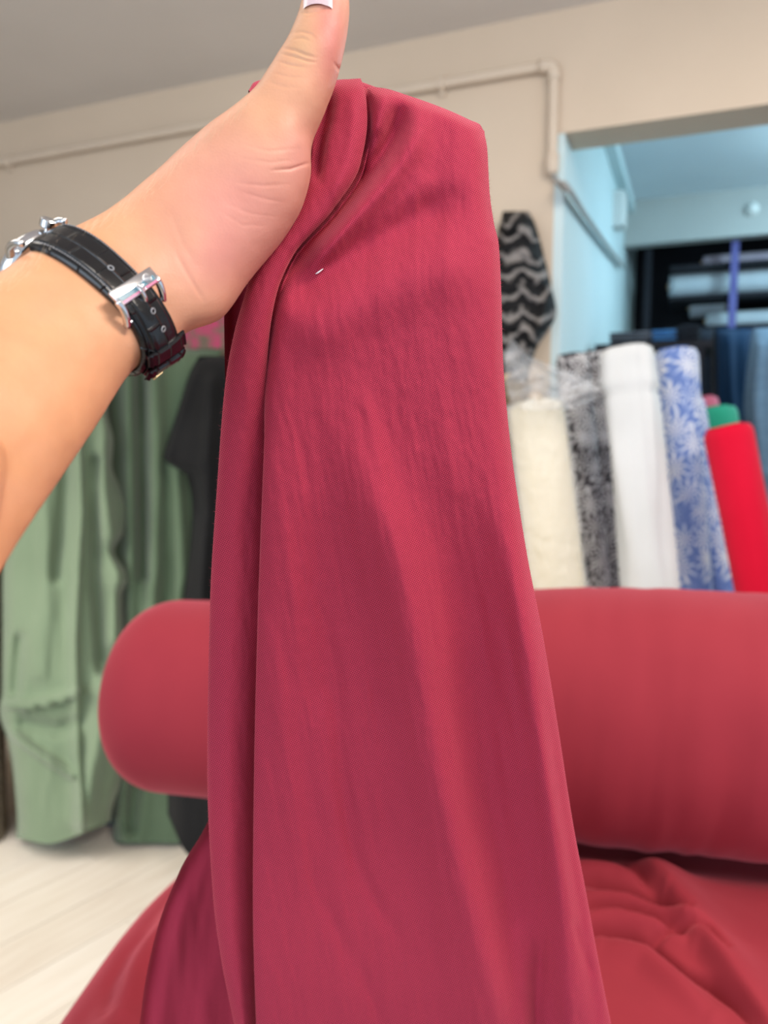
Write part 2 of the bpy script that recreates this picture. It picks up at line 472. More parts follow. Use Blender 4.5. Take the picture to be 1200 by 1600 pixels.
M['brass'], _, _ = newmat('brass', (0.65, 0.5, 0.28), 0.25, 1.0)
M['glass'], _, _ = newmat('watch_crystal', (0.9, 0.92, 0.95), 0.03, spec=0.6, Alpha=0.35)
M['dial'], _, _ = newmat('watch_dial', (0.05, 0.05, 0.06), 0.3)
M['thread'], _, _ = newmat('grey_stitching', (0.30, 0.30, 0.31), 0.7)
M['lining'], _, _ = newmat('brown_strap_lining', (0.16, 0.07, 0.03), 0.7)
M['reflection_pink'], _, _ = newmat('painted_pink_reflection', (0.55, 0.12, 0.26), 0.2)  # pink reflection on the buckle, painted as colour
M['reflection_teal'], _, _ = newmat('painted_teal_reflection', (0.05, 0.17, 0.24), 0.2)  # dark teal reflection on the buckle, painted as colour
M['lint'], _, _ = newmat('pale_lint', (0.8, 0.78, 0.8), 0.8)
def leather():
    m, nt, b = newmat('black_croc_leather', (0.004, 0.004, 0.005), 0.21, spec=0.55)
    L = nt.links
    br = tex(nt, 'ShaderNodeTexBrick', 'UV', 1.0)
    br.inputs['Color1'].default_value = (1,1,1,1); br.inputs['Color2'].default_value = (0.92,0.92,0.92,1); br.inputs['Mortar'].default_value = (0,0,0,1)
    br.inputs['Mortar Size'].default_value = 0.0007; br.inputs['Mortar Smooth'].default_value = 1.0
    br.inputs['Brick Width'].default_value = 0.0155; br.inputs['Row Height'].default_value = 0.0066
    n1 = bump(nt, b, br.outputs['Color'], 0.7, 0.0012)
    n = tex(nt, 'ShaderNodeTexNoise', 'UV', 900.0, (1, 0.3, 1)); n.inputs['Detail'].default_value = 4
    bump(nt, b, n.outputs['Fac'], 0.2, 0.0005, n1)
    return m
M['leather'] = leather()

# ================================================================== THE SETTING
def structure(o, name=None):
    o['kind'] = 'structure'
    return o
s_open = wall_coord(wall_hit(880, 320))[0]
z_lint = 0.5 * (wall_hit(885, 204)[2] + wall_hit(1200, 166)[2])
CEIL = 0.5 * (wall_hit(0, 195)[2] + wall_hit(550, 78)[2])
TH = 0.17
def wall_box(name, s0, s1, n0, n1, z0, z1, mat, parent=None):
    c = Wp((s0+s1)/2, (n0+n1)/2, (z0+z1)/2)
    return add_box(name, c, E1, EN, Z3, abs(s1-s0)/2, abs(n1-n0)/2, abs(z1-z0)/2, mat, parent)
OPENW = 1.9
wb = wall_box('wall_back', -3.2, s_open - 0.03, 0, TH, 0, CEIL, M['wall']); structure(wb)
wl = wall_box('wall_back_lintel', s_open - 0.03, s_open + OPENW, 0, TH, z_lint, CEIL, M['wall']); structure(wl)
wr = wall_box('wall_back_pier', s_open + OPENW, s_open + OPENW + 0.6, 0, TH, 0, CEIL, M['wall']); structure(wr)
# store room behind the opening
structure(wall_box('wall_store_jamb', s_open - 0.03, s_open, 0.003, TH, 0, z_lint, M['store_wall']))
DEEP = 2.15
sd = wall_box('wall_store_side', s_open - 0.12, s_open, TH, DEEP + 0.9, 0, CEIL, M['store_wall']); structure(sd)
z_bulk = wall_hit(1080, 375, DEEP)[2]
structure(wall_box('wall_store_bulkhead', s_open, s_open + 3.2, DEEP, DEEP + 0.1, z_bulk, CEIL, M['store_grey']))
structure(wall_box('wall_store_back', s_open - 0.12, s_open + 3.2, DEEP + 0.9, DEEP + 1.0, 0, CEIL, M['dark']))
structure(wall_box('wall_store_far_side', s_open + 3.2, s_open + 3.3, TH, DEEP + 1.0, 0, CEIL, M['store_wall']))
structure(wall_box('ceiling_store', s_open - 0.12, s_open + 3.3, TH, DEEP + 1.0, CEIL - 0.01, CEIL + 0.1, M['store_ceiling']))
# cornice strip at the head of the store-room side wall
structure(wall_box('trim_1', s_open, s_open + 0.05, TH, DEEP, CEIL - 0.08, CEIL - 0.012, M['store_wall']))
structure(wall_box('ceiling', -3.2, 4.2, -5.6, 0.0, CEIL, CEIL + 0.1, M['ceiling']))
structure(wall_box('wall_left', -3.3, -3.2, -5.6, TH, 0, CEIL, M['wall']))

# floor: a dark base with individual pale planks laid on it
fl = wall_box('floor', -3.3, 4.3, -5.6, DEEP + 1.0, -0.06, -0.008, M['subfloor']); structure(fl)
PA = math.radians(52)     # plank direction
pd = np.array([math.cos(PA), math.sin(PA), 0]); pn = np.array([-math.sin(PA), math.cos(PA), 0])
PL, PWD = 1.22, 0.19
V, F = box_geo((0, 0, 0), X3, Y3, Z3, PL/2 - 0.0012, PWD/2 - 0.0012, 0.004)
pm = bpy.data.meshes.new('plank'); pm.from_pydata([list(v) for v in V], [], F); pm.materials.append(M['plank'])
bm = bmesh.new(); bm.from_mesh(pm); bmesh.ops.recalc_face_normals(bm, faces=bm.faces); bm.to_mesh(pm); bm.free()
random.seed(4)
pc = np.array([-0.6, 1.7, 0])
for i in range(-13, 14):
    for j in range(-2, 3):
        c = pc + pn * (i * PWD) + pd * ((j + (0.37 * i) % 1.0) * PL)
        s, n, _ = wall_coord(c)
        if n > 0.6 or n < -3.0: continue
        o = bpy.data.objects.new('plank', pm); COL.objects.link(o)
        o.parent = fl
        o.location = Vector((c[0], c[1], -0.004)) - fl.location
        o.rotation_euler = (0, 0, PA)

# ---- surface pipe on the back wall
PIPE = [(-120, 279), (15, 252), (170, 223), (330, 194), (520, 160), (690, 131), (800, 112), (866, 101)]
def on_wall(px, py, off=-0.022):
    return wall_hit(px, py, off)
pr = thing('conduit_pipe', on_wall(866, 101), 'cream painted conduit pipe running along the back wall and bending down', 'pipe')
run = catmull([on_wall(*p) for p in PIPE], 60)
corner = on_wall(866, 101)
down = on_wall(874, 262); down_v = np.array([corner[0], corner[1], down[2]])
add_tube('horizontal_run', run, 0.0165, M['pipe'], pr)
add_tube('drop_run', np.linspace(corner, down_v, 12), 0.0165, M['pipe'], pr)
el = [run[-3] + (corner - run[-3]) * t for t in (0, 0.6)]
a = math.pi / 2
tdir = (run[-1] - run[-4]); tdir /= np.linalg.norm(tdir)
elbow = [corner - tdir*0.05, corner - tdir*0.03, corner - tdir*0.012 - Z3*0.004, corner - tdir*0.004 - Z3*0.012, corner - Z3*0.03, corner - Z3*0.05]
add_tube('elbow', elbow, 0.0205, M['pipe'], pr, 16)
add_tube('end_coupler', [down_v + Z3*0.045, down_v + Z3*0.04, down_v, down_v - Z3*0.012, down_v - Z3*0.02], [0.0185, 0.022, 0.022, 0.02, 0.012], M['pipe'], pr, 16)
for px, py in ((690, 131), (12, 252.5)):
    c = on_wall(px, py)
    d = np.array([E1 * math.cos(t) * 0 + EN * math.cos(t) * 0.021 + Z3 * math.sin(t) * 0.021 for t in np.linspace(0, 2*math.pi, 25)])
    v, f = merge([tube_geo([c - E1*0.011 , c - E1*0.009, c + E1*0.009, c + E1*0.011], [0.0175, 0.0215, 0.0215, 0.0175], 20),
                  box_geo(c + EN*0.014 , E1, Z3, EN, 0.009, 0.034, 0.007)])
    add_mesh('wall_clip', v, f, M['pipe'], pr, False)

# ---- bundle of cables running from the pipe into the store room along its side wall
cb = thing('cable_bundle', down_v, 'grey cables leaving the pipe end and running along the store room side wall', 'cable')
s0, _, zz0 = wall_coord(down_v)
def on_side(px, py): return hit(px, py, WO + E1 * (s_open + 0.02), E1)
for k, o2 in enumerate((0.0, 5.0, 10.0)):
    st = down_v - Z3 * 0.012
    line = [on_side(x, y + o2*(1 - 0.6*(y - 283)/131)) + E1*0.004*k for x, y in ((886, 290), (914, 334), (942, 374), (972, 414))]
    B0 = Wp(s_open - 0.012 + 0.008*k, -0.022, wall_coord(line[0])[2] + 0.02)
    add_tube('cable', catmull([st, B0] + line, 40), 0.0075, M['cable'], cb, 8)
bx = hit(966, 330, WO + E1 * (s_open + 0.02), E1)
jb = thing('junction_box', bx, 'small white plastic box fixed high on the store room side wall', 'electrical box')
add_box('box_body', bx, E1, EN, Z3, 0.03, 0.07, 0.085, M['plastic_white'], jb, 0.006)
add_box('cover', bx + E1*0.033, E1, EN, Z3, 0.004, 0.06, 0.075, M['plastic_white'], jb, 0.002)
dt = wall_hit(1176, 325, DEEP - 0.03)
dd = thing('ceiling_detector', dt, 'small pale round fitting on the grey wall above the store shelves', 'fitting')
add_tube('base', [dt + EN*0.03, dt + EN*0.012], 0.035, M['plastic_white'], dd, 20)
add_tube('dome', [dt + EN*0.012, dt + EN*0.002, dt - EN*0.012, dt - EN*0.02], [0.028, 0.026, 0.018, 0.006], M['plastic_white'], dd, 20)

# ================================================================== STORE ROOM SHELVING
def shelf_pt(px, py, n):
    return wall_hit(px, py, n)
def roll_geo(a, b, r, seed=0, wob=0.05, segs=28, rings=24, cap=0.12):
    """a fabric roll between points a and b with rounded lumpy ends"""
    a = np.asarray(a, float); b = np.asarray(b, float); ax = b - a; Ln = np.linalg.norm(ax); ax /= Ln
    ref = Z3 if abs(ax[2]) < 0.9 else X3
    u = np.cross(ax, ref); u /= np.linalg.norm(u); w = np.cross(ax, u)
    t = np.linspace(0, 1, rings); th = np.linspace(0, 2*math.pi, segs, endpoint=False)
    P = []
    for k in t:
        e = min(k, 1 - k) * Ln
        sh = math.sqrt(max(0.0, 1 - (1 - min(1, e / (cap * r) )) ** 2)) * 0.12 + 0.88
        rr = r * sh * (1 + wob * noise2(np.cos(th)*1.3 + seed*3.1, np.sin(th)*1.3 + k*3) + 0.3*wob*noise2(th*0 + k*9 + seed, np.sin(th)*4))
        P.append(a + ax*(k*Ln) + np.outer(np.cos(th)*rr, u) + np.outer(np.sin(th)*rr, w))
    return np.array(P), t, th, Ln
def lying_roll(name, a, b, r, mat, label, group=None, seed=0):
    t = thing(name, np.asarray(a), label, 'fabric roll', group)
    P, tt, th, Ln = roll_geo(a, b, r, seed)
    uv = np.stack(np.meshgrid(th * r, tt * Ln), -1)
    add_grid('fabric_wrap', P, mat, t, True, uv, True)
    ax = (np.asarray(b) - a) / np.linalg.norm(np.asarray(b) - a)
    add_tube('core_tube', [np.asarray(a) - ax*0.012, np.asarray(b) + ax*0.012], r*0.25, M['card'], t, 14)
    return t
SN = DEEP + 0.14
sh = thing('shelving_unit', Wp(s_open + 0.7, SN + 0.2, 0), 'dark shelving unit with indigo posts in the store room', 'shelf')
for px in (1146, 1012):
    p = shelf_pt(px, 450, SN - 0.02); s, _, _ = wall_coord(p)
    wall_box('post', s - 0.02, s + 0.02, SN - 0.04, SN, 0, z_bulk, M['post'] if px > 1100 else M['dark'], sh)
for py, rr_ in ((411, 0.040), (448, 0.075), (502, 0.05)):
    p = shelf_pt(1090, py, SN + 0.17) - Z3*(rr_ + 0.012)
    wall_box('shelf_board', s_open + 0.25, s_open + 2.4, SN, SN + 0.5, p[2] - 0.012, p[2] + 0.012, M['dark'], sh)
def store_roll(px0, px1, py, r, mat, label, n=SN + 0.17, seed=0):
    a = shelf_pt(px0, py, n); b = shelf_pt(px1, py - (px1 - px0) * 0.04, n)
    b = a + (b - a); b[2] = a[2]
    return lying_roll('fabric_roll', a, b, r, mat, label, 'rolls on the store shelves', seed)
store_roll(1046, 1330, 448, 0.075, M['roll_white'], 'longest white fabric roll on the upper store shelf behind the indigo post', seed=1)
store_roll(1078, 1135, 480, 0.068, M['roll_white'], 'short white fabric roll tucked under the longest roll on the store shelf', n=SN + 0.3, seed=2)
store_roll(1103, 1330, 502, 0.05, M['roll_white'], 'lowest white fabric roll in the store room above the navy cloth', seed=3)
store_roll(1098, 1330, 411, 0.040, M['lilac'], 'pale lilac fabric roll on top of the white rolls in the store', seed=4)

# ================================================================== STANDING BOLTS
def bolt(label, xt, yt, xb, yb, d, wpx, mat, group='standing fabric bolts', seed=0, core=True, squash=0.85, bulge=0.06, bottom_taper=0.0, cat='fabric bolt', name='fabric_bolt', z_end=0.0, flap=True, tie=0.0):
    """a bolt standing on the floor; (xt,yt)-(xb,yb) its axis as it is seen, d its distance"""
    r = wpx / 2 * d / FPX
    top = U(xt, yt, np.array(d))
    yf = floor_row(d, z_end); xf = xt + (xb - xt) / (yb - yt) * (yf - yt)
    bot = U(xf, yf, np.array(d)); bot[2] = z_end
    t = thing(name, bot, label, cat, group)
    ax = top - bot; Ln = np.linalg.norm(ax); ax /= Ln
    u = np.cross(ax, Y3); u /= np.linalg.norm(u); w = np.cross(ax, u)      # u to the side, w in depth
    if u[0] < 0: u = -u
    segs, rings = 56, 110
    th = np.linspace(0, 2*math.pi, segs, endpoint=False); tt = np.linspace(0, 1, rings)
    P = []
    for k in tt:
        e = (1 - k) * Ln
        cap = 0.86 + 0.14 * math.sqrt(max(0.0, 1 - (1 - min(1, e / 0.03))**2))
        rr = r * cap * (1 + bulge * noise2(np.cos(th)*1.2 + seed*5.3, np.sin(th)*1.2 + k*4 + seed)
                        + 0.35*bulge * noise2(th*3 + seed, k*6 + np.zeros_like(th) + seed*2)
                        + 0.03 * np.exp(-((th - 4.4)/0.12)**2) - 0.03*np.exp(-((th - 4.65)/0.1)**2))
        rr = rr * (1 - bottom_taper * (1 - k)) * (1 - tie*math.exp(-((k - 0.925)/0.006)**2)*(0.6 + 0.8*np.abs(noise2(th*2.0, th*0 + seed))) + 0.5*tie*math.exp(-((k - 0.945)/0.012)**2))
        P.append(bot + ax*(k*Ln) + np.outer(np.cos(th)*rr, u) + np.outer(np.sin(th)*rr*squash, w))
    P = np.array(P); P[:, :, 2] = np.maximum(P[:, :, 2], z_end)
    uv = np.stack(np.meshgrid(th * r, tt * Ln), -1)
    add_grid('fabric_wrap', P, mat, t, True, uv, False)
    # wound layers seen at the top end
    ct = bot + ax * Ln
    pts, nn = [], 150
    sv, sf = [], []
    for i in range(nn):
        f = i / (nn - 1); ang = f * 2*math.pi*5; rr = r * (0.26 + 0.60 * f)
        p = ct + u*math.cos(ang)*rr + w*math.sin(ang)*rr*squash
        sv += [p - ax*0.02, p + ax*(0.003 + 0.004*math.sin(ang*0.7))]
        if i: sf.append((2*i-2, 2*i, 2*i+1, 2*i-1))
    add_mesh('wound_layers', sv, sf, mat, t)
    ring = P[-1]
    dv = list(ring - ax*0.006) + [ct - ax*0.012]
    add_mesh('end_face', dv, [(i, (i+1) % segs, segs) for i in range(segs)], mat, t)
    if core:
        add_tube('core_tube', [ct - ax*0.03, ct + ax*0.03], r*0.25, M['card'], t, 16)
    if flap:     # loose outer edge of the cloth
        fl_ = []
        for k in tt[2:-1]:
            row = []
            for a_ in np.linspace(4.15, 4.85, 8):
                q = r * (1.035 + 0.02*noise2(a_*3 + seed, k*7)) * (1 - bottom_taper*(1-k))
                row.append(bot + ax*(k*Ln) + u*math.cos(a_)*q + w*math.sin(a_)*q*squash)
            fl_.append(row)
        fl_ = np.array(fl_); fl_[:, :, 2] = np.maximum(fl_[:, :, 2], z_end + 0.001)
        uv2 = np.stack(np.meshgrid(np.linspace(4.15, 4.85, 8)*r, tt[2:-1]*Ln), -1)
        add_grid('loose_edge', fl_, mat, t, False, uv2)
    return t, top, bot, r
bolt('brown printed fabric bolt mostly hidden behind the held burgundy cloth', 795, 600, 815, 900, 2.42, 70, M['brown_leaf'], seed=1)
cream_b = bolt('cream fabric bolt wrapped in clear plastic', 838, 630, 868, 905, 2.25, 82, M['cream'], seed=2, bulge=0.1)
bolt('grey leaf-printed bolt right beside the cream bolt', 893, 556, 928, 912, 2.41, 52, M['grey_leaf'], seed=3, squash=0.62, core=False)
bolt('grey leaf-printed bolt right beside the white bolt', 927, 552, 958, 912, 2.55, 50, M['grey_leaf'], seed=15, squash=0.62, core=False)
white_b = bolt('plain white fabric bolt between two leaf-printed bolts', 984, 545, 1014, 918, 2.22, 84, M['white'], seed=4, squash=0.8, bulge=0.2, tie=0.10, core=False)
bolt('bolt of blue cloth printed with white fan leaves', 1056, 548, 1079, 925, 2.42, 66, M['blue_leaf'], seed=5, squash=0.85, core=False)
bolt('narrow blue leaf-printed bolt squeezed against the red bolt', 1074, 625, 1126, 925, 2.53, 48, M['blue_leaf'], seed=6, core=False)
bolt('bright red fabric bolt at the right edge of the picture', 1136, 668, 1190, 930, 2.15, 76, M['red'], seed=7, core=False)
bolt('emerald green fabric bolt peeking over the red bolt', 1118, 638, 1150, 900, 2.76, 62, M['emerald'], seed=8, core=False)
bolt('rose pink fabric bolt peeking over the emerald bolt', 1104, 622, 1130, 900, 2.92, 34, M['rose'], seed=9, core=False)

# ---- cloth hanging in the store room and odd folded pieces
FOLD = 1.25
def drape(name, label, cat, left, right, y0, y1, dfun, T, mat, folds=(), nv=90, nu=70, group=None, nz=0.0, seed=0, topround=0.06, hem=None, parent=None, wr=(1.0, 0.25), base=None):
    """a hanging bundle of cloth with real thickness T; left/right outlines are (y,x) as seen, dfun(y) its distance"""
    ys = np.linspace(y0, y1, nv)
    Lx, Rx = pch(left, ys), pch(right, ys)
    front, back, uvf = [], [], []
    s = np.linspace(-1, 1, nu)
    for i, y in enumerate(ys):
        x = (Lx[i] + Rx[i])/2 + s*(Rx[i] - Lx[i])/2
        yy = np.full(nu, y)
        if hem is not None:
            k = (y - y0)/(y1 - y0)
            yy = yy + hem(x) * sstep(0.55, 1, k)
        d0 = dfun(yy)
        prof = np.sqrt(np.clip(1 - s**4, 0, 1))
        tf = min(1.0, (y - y0)/max(1e-6, (y1 - y0)*topround))
        prof = prof * math.sqrt(max(0.02, 1 - (1 - tf)**2))
        dd_ = d0 - T * prof
        for pts, amp, w, sd in folds:
            dist, side, _ = poly_dist(x, yy, pts)
            g = np.exp(-(dist/w)**2)
            if sd: g = np.where(side*sd > 0, g, np.exp(-(dist/(w*0.35))**2))
            dd_ = dd_ - amp * FOLD * g * np.minimum(1, prof*1.5)
        if nz: dd_ = dd_ + nz * fbm(x*wr[0]/40 + seed*7, yy*wr[1]/40 + seed*3)
        front.append(U(x, yy, dd_)); back.append(U(x, yy, d0 + 0.25*T*(prof - 1)))
        sc = dfun(np.array([y]))[0] / FPX
        uvf.append(np.stack([x*sc, -yy*sc], -1))
    front = np.array(front); back = np.array(back)[:, ::-1]
    P = np.concatenate([front, back], axis=1)
    uvf = np.array(uvf); uv = np.concatenate([uvf, uvf[:, ::-1]], axis=1)
    P[:, :, 2] = np.maximum(P[:, :, 2], 0.002)
    V = P.reshape(-1, 3); n2 = P.shape[1]
    F = grid_faces(nv, n2, True) + [tuple(range(n2)), tuple(range((nv-1)*n2, nv*n2))[::-1]]
    o = add_mesh(name, V, F, mat, parent, True, uv.reshape(-1, 2))
    if parent is None: tag(o, label, cat, group)
    return o
con = lambda d: (lambda y: np.full(np.shape(y), float(d)))

drape('hanging_cloth', 'blue-black cloth hanging beside the navy cloth under the store shelf', 'cloth', [(505, 1092), (1000, 1092)], [(505, 1116), (1000, 1116)], 512, 1000, con(3.55), 0.08, M['navy_black'], nz=0.02, seed=1)
drape('hanging_cloth', 'plain navy cloth hanging under the white store rolls', 'cloth', [(505, 1118), (1000, 1118)], [(505, 1176), (1000, 1185)], 512, 1000, con(3.5), 0.08, M['navy'],
      folds=[([(1140, 520), (1145, 700)], 0.02, 8, 0)], nz=0.015, seed=2)
drape('hanging_cloth', 'grey-blue slubby cloth hanging at the right edge of the picture', 'cloth', [(505, 1178), (590, 1165), (640, 1162), (740, 1175), (1000, 1180)], [(505, 1330), (1000, 1330)], 512, 1000, con(3.2), 0.1, M['denim'],
      folds=[([(1185, 540), (1180, 640), (1190, 740)], 0.03, 10, 0)], nz=0.015, seed=3)
# folded pieces lying on top of the bolts behind
def folded_stack(label, px0, px1, py, n, mat, seed, h=0.05):
    a = shelf_pt(px0, py, n); b = shelf_pt(px1, py, n); c = (a + b)/2
    hw = np.linalg.norm(b - a)/2
    t = thing('folded_cloth', c - Z3*h, label, 'folded cloth', 'folded cloth behind the bolts')
    lay = 3
    for k in range(lay):
        zc = c[2] - h + (k + 0.5)*2*h/lay
        th = np.linspace(0, 2*math.pi, 24, endpoint=False); P = []
        for q in np.linspace(-1, 1, 16):
            ww = 0.16 * (1 + 0.06*noise2(q*2 + seed, k*3.0))
            zh = h/lay*0.95 * (1 - 0.25*abs(q)**6)
            ct = np.array([c[0], c[1], zc]) + E1*q*hw
            P.append(ct + np.outer(np.sign(np.cos(th))*np.abs(np.cos(th))**0.6*ww, EN) + np.outer(np.sign(np.sin(th))*np.abs(np.sin(th))**0.6*zh, Z3))
        add_grid('fold_layer', np.array(P), mat, t, True, None, True)
    return t
tbn = 0.85
stk = thing('storage_trestle', Wp(s_open + 0.55, tbn, 0), 'dark low stand behind the standing bolts carrying folded cloth', 'stand')
zt = shelf_pt(1030, 541, tbn)[2]
sa_ = wall_coord(shelf_pt(958, 530, tbn))[0]; sb_ = wall_coord(shelf_pt(1092, 530, tbn))[0]
wall_box('top_board', sa_ - 0.05, sb_ + 0.05, tbn - 0.2, tbn + 0.2, zt - 0.03, zt - 0.004, M['dark'], stk)
for ds in (sa_ - s_open, sb_ - s_open):
    for dn in (-0.17, 0.17):
        wall_box('leg', s_open + ds - 0.02, s_open + ds + 0.02, tbn + dn - 0.02, tbn + dn + 0.02, 0, zt - 0.03, M['dark'], stk)
folded_stack('slate grey folded cloth lying behind the white bolt', 958, 1018, 532, tbn, M['slate'], 1, 0.022)
folded_stack('bright blue folded cloth lying behind the blue leaf bolt', 1022, 1058, 530, tbn, M['blue_stack'], 2, 0.024)
folded_stack('dark navy folded cloth beside the bright blue folded cloth', 1062, 1092, 525, tbn, M['navy_black'], 3, 0.032)

# ---- black and white chevron bundle on the wall
cd = lambda y: np.full(np.shape(y), 2.50)
cv = drape('hanging_cloth', 'black and white chevron patterned cloth hanging on the beige wall', 'cloth',
      [(330, 786), (345, 782), (400, 770), (470, 765), (540, 775), (640, 790)], [(330, 826), (350, 836), (400, 850), (450, 862), (488, 869), (515, 858), (545, 838), (640, 815)], 330, 640, cd, 0.10, M['chevron'],
      folds=[([(866, 440), (850, 490), (828, 545)], 0.03, 9, 0)] + [([(770, yq + 12), (806, yq), (846, yq + 26)], 0.018, 9, 0) for yq in range(352, 560, 31)], nz=0.012, seed=5, wr=(0.8, 0.8))
# ---- crumpled plastic over the cream bolt
def film_geo():
    ys = np.linspace(0, 1, 46); xs = np.linspace(0, 1, 56); P = []
    Lx = [(0, 800), (0.25, 788), (0.6, 790), (1, 800)]
    Rx = [(0, 832), (0.25, 896), (0.55, 937), (0.75, 932), (1, 900)]
    for v in ys:
        l, r_ = pch(Lx, v), pch(Rx, v)
        x = l + (r_ - l)*xs; y = 540 + v*100 + 35*(xs - 0.3)*(1 - v) + 0*xs
        d = 2.20 - 0.09*np.sin(np.pi*xs)**0.7 * (0.35 + 0.65*v) + 0.035*fbm(xs*6, v*5 + xs*2, 4) + 0.03*(1 - v)
        P.append(U(x, y, d))
    return np.array(P)
fm = thing('plastic_wrap', cream_b[2], 'clear crumpled plastic wrap around the top of the cream bolt', 'plastic wrap')
add_grid('loose_top', film_geo(), M['film'], fm)
ct, cbt, cr_ = cream_b[1], cream_b[2], cream_b[3]
axc = (ct - cbt)/np.linalg.norm(ct - cbt); uc = np.cross(axc, Y3); uc /= np.linalg.norm(uc); wc = np.cross(axc, uc)
th = np.linspace(0, 2*math.pi, 64, endpoint=False)
P = []
for k in np.linspace(0.02, 1.0, 70):
    rr = cr_*(1.14 + 0.05*fbm(np.cos(th)*2.2 + 3, np.sin(th)*2.2 + k*14, 3) + 0.12*np.exp(-((th - 0.25)/0.35)**2) + 0.12*np.exp(-((th-math.pi+0.25)/0.35)**2)*0)
    P.append(cbt + axc*(k*np.linalg.norm(ct - cbt)) + np.outer(np.cos(th)*rr, uc) + np.outer(np.sin(th)*rr*0.9, wc))
P = np.array(P); P[:, :, 2] = np.maximum(P[:, :, 2], 0.003)
add_grid('sleeve', P, M['film'], fm, True)

# ================================================================== LEFT: GREEN AND BLACK CLOTH
hemy = 1318
dh = float(floor_depth(hemy))
def gd(y): return dh + 0.0*np.asarray(y, float) + np.clip((hemy - np.asarray(y, float)), -40, 900) * 0.00003
gl = [(520, 70), (650, 40), (760, 15), (900, 3), (1080, 2), (1110, -2), (1160, 12), (1210, 20), (1290, 26), (1330, 18)]
gr_ = [(520, 150), (600, 172), (640, 168), (690, 178), (725, 176), (770, 192), (800, 200), (830, 196), (860, 180), (905, 203), (930, 192), (1000, 196), (1080, 205), (1180, 200), (1250, 190), (1290, 176), (1330, 172)]
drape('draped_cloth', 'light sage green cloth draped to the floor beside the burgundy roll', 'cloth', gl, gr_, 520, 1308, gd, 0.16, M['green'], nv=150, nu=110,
      folds=[([(120, 560), (128, 800), (118, 1000), (122, 1180), (130, 1300)], 0.035, 12, 1),
             ([(170, 640), (160, 760), (185, 900), (180, 1000)], 0.045, 14, 0),
             ([(60, 700), (75, 900), (60, 1050)], 0.02, 16, 0),
             ([(-5, 1102), (40, 1106), (80, 1098), (120, 1085)], 0.05, 8, -1),
             ([(20, 1150), (60, 1180), (110, 1212)], 0.05, 9, -1),
             ([(165, 1060), (150, 1180), (128, 1280)], 0.05, 18, 0),
             ([(95, 600), (100, 760), (88, 900)], -0.03, 10, 0),
             ([(150, 720), (148, 900), (160, 1050)], -0.04, 9, 0),
             ([(30, 1000), (25, 1080)], -0.03, 9, 0),
             ([(40, 1130), (90, 1140), (118, 1130)], -0.03, 12, 0)],
      nz=0.012, seed=6, hem=lambda x: -0.0022*(np.clip(x - 70, 0, 200))**2 + 10*np.exp(-((x-75)/40)**2))
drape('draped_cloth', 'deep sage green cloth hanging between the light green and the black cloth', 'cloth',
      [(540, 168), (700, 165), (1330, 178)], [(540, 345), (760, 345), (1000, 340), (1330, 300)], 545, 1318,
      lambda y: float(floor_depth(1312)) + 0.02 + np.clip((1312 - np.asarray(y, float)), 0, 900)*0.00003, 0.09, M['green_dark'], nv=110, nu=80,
      folds=[([(200, 560), (205, 900), (195, 1300)], 0.05, 12, 0), ([(240, 560), (245, 760), (235, 1000)], 0.05, 16, 0),
             ([(222, 560), (225, 900)], -0.05, 10, 0), ([(275, 720), (285, 900), (270, 1000)], 0.03, 12, 0), ([(212, 1180), (200, 1290)], -0.06, 14, 0)],
      nz=0.012, seed=7)
drape('draped_cloth', 'black cloth with a folded-out corner hanging behind the held burgundy cloth', 'cloth',
      [(555, 312), (575, 300), (640, 278), (690, 262), (716, 255), (730, 272), (742, 292), (800, 300), (940, 286), (1100, 262), (1330, 262)],
      [(555, 420), (900, 430), (1330, 420)], 556, 1340, lambda y: float(floor_depth(1352)) + np.clip((1350 - np.asarray(y, float)), 0, 900)*0.00008, 0.16, M['black'], nv=110, nu=80,
      folds=[([(300, 590), (275, 660), (258, 715)], 0.03, 9, 0), ([(330, 600), (320, 800), (310, 1000)], 0.04, 12, 0), ([(300, 740), (312, 800)], -0.03, 8, 0)],
      nz=0.01, seed=8, hem=lambda x: -70*np.exp(-((x - 258)/22)**2))
bolt('bolt with magenta flower print standing against the wall above the black cloth', 322, 470, 325, 900, 2.94, 120, M['pink_print'], seed=11, squash=0.22, core=False, flap=False)
bolt('navy fabric bolt glimpsed between the two green cloths', 176, 590, 176, 900, 2.97, 36, M['navy'], seed=12, core=False, flap=False)
bolt('dark purple fabric bolt at the left edge behind the watch', -40, 418, -45, 900, 3.2, 104, M['purple'], seed=13, squash=0.6, core=False, flap=False)
bolt('beige looped carpet roll at the left edge beside the light green cloth', -72, 720, -70, 1200, 2.84, 150, M['carpet'], seed=14, core=True, flap=False, cat='carpet roll', name='carpet_roll')

# ================================================================== TABLE, TABLE CLOTH AND BURGUNDY ROLL
ZT = 0.92
tb_e = np.array([math.cos(math.radians(14)), -math.sin(math.radians(14)), 0])   # table's long direction (to the right, nearer)
tb_n = np.array([-tb_e[1], tb_e[0], 0])                                          # across, away from the viewer
t0 = hit(190, 1520, (0, 0, ZT), (0, 0, 1))          # a point on the table's left end
def Tp(a, b, z): return np.array([t0[0], t0[1], 0]) + tb_e*a + tb_n*b + Z3*z
tb = thing('cutting_table', Tp(0.9, 0.25, 0), 'cutting table hidden under the burgundy cloth', 'table')
c = Tp(0.95, 0.16, ZT - 0.03)
add_box('table_top', c, tb_e, tb_n, Z3, 0.92, 0.46, 0.02, M['wood'], tb, 0.006)
for a in (0.12, 1.78):
    for b in (-0.24, 0.56):
        add_box('leg', Tp(a, b, (ZT - 0.05)/2), tb_e, tb_n, Z3, 0.025, 0.025, (ZT - 0.05)/2, M['wood'], tb, 0.004)

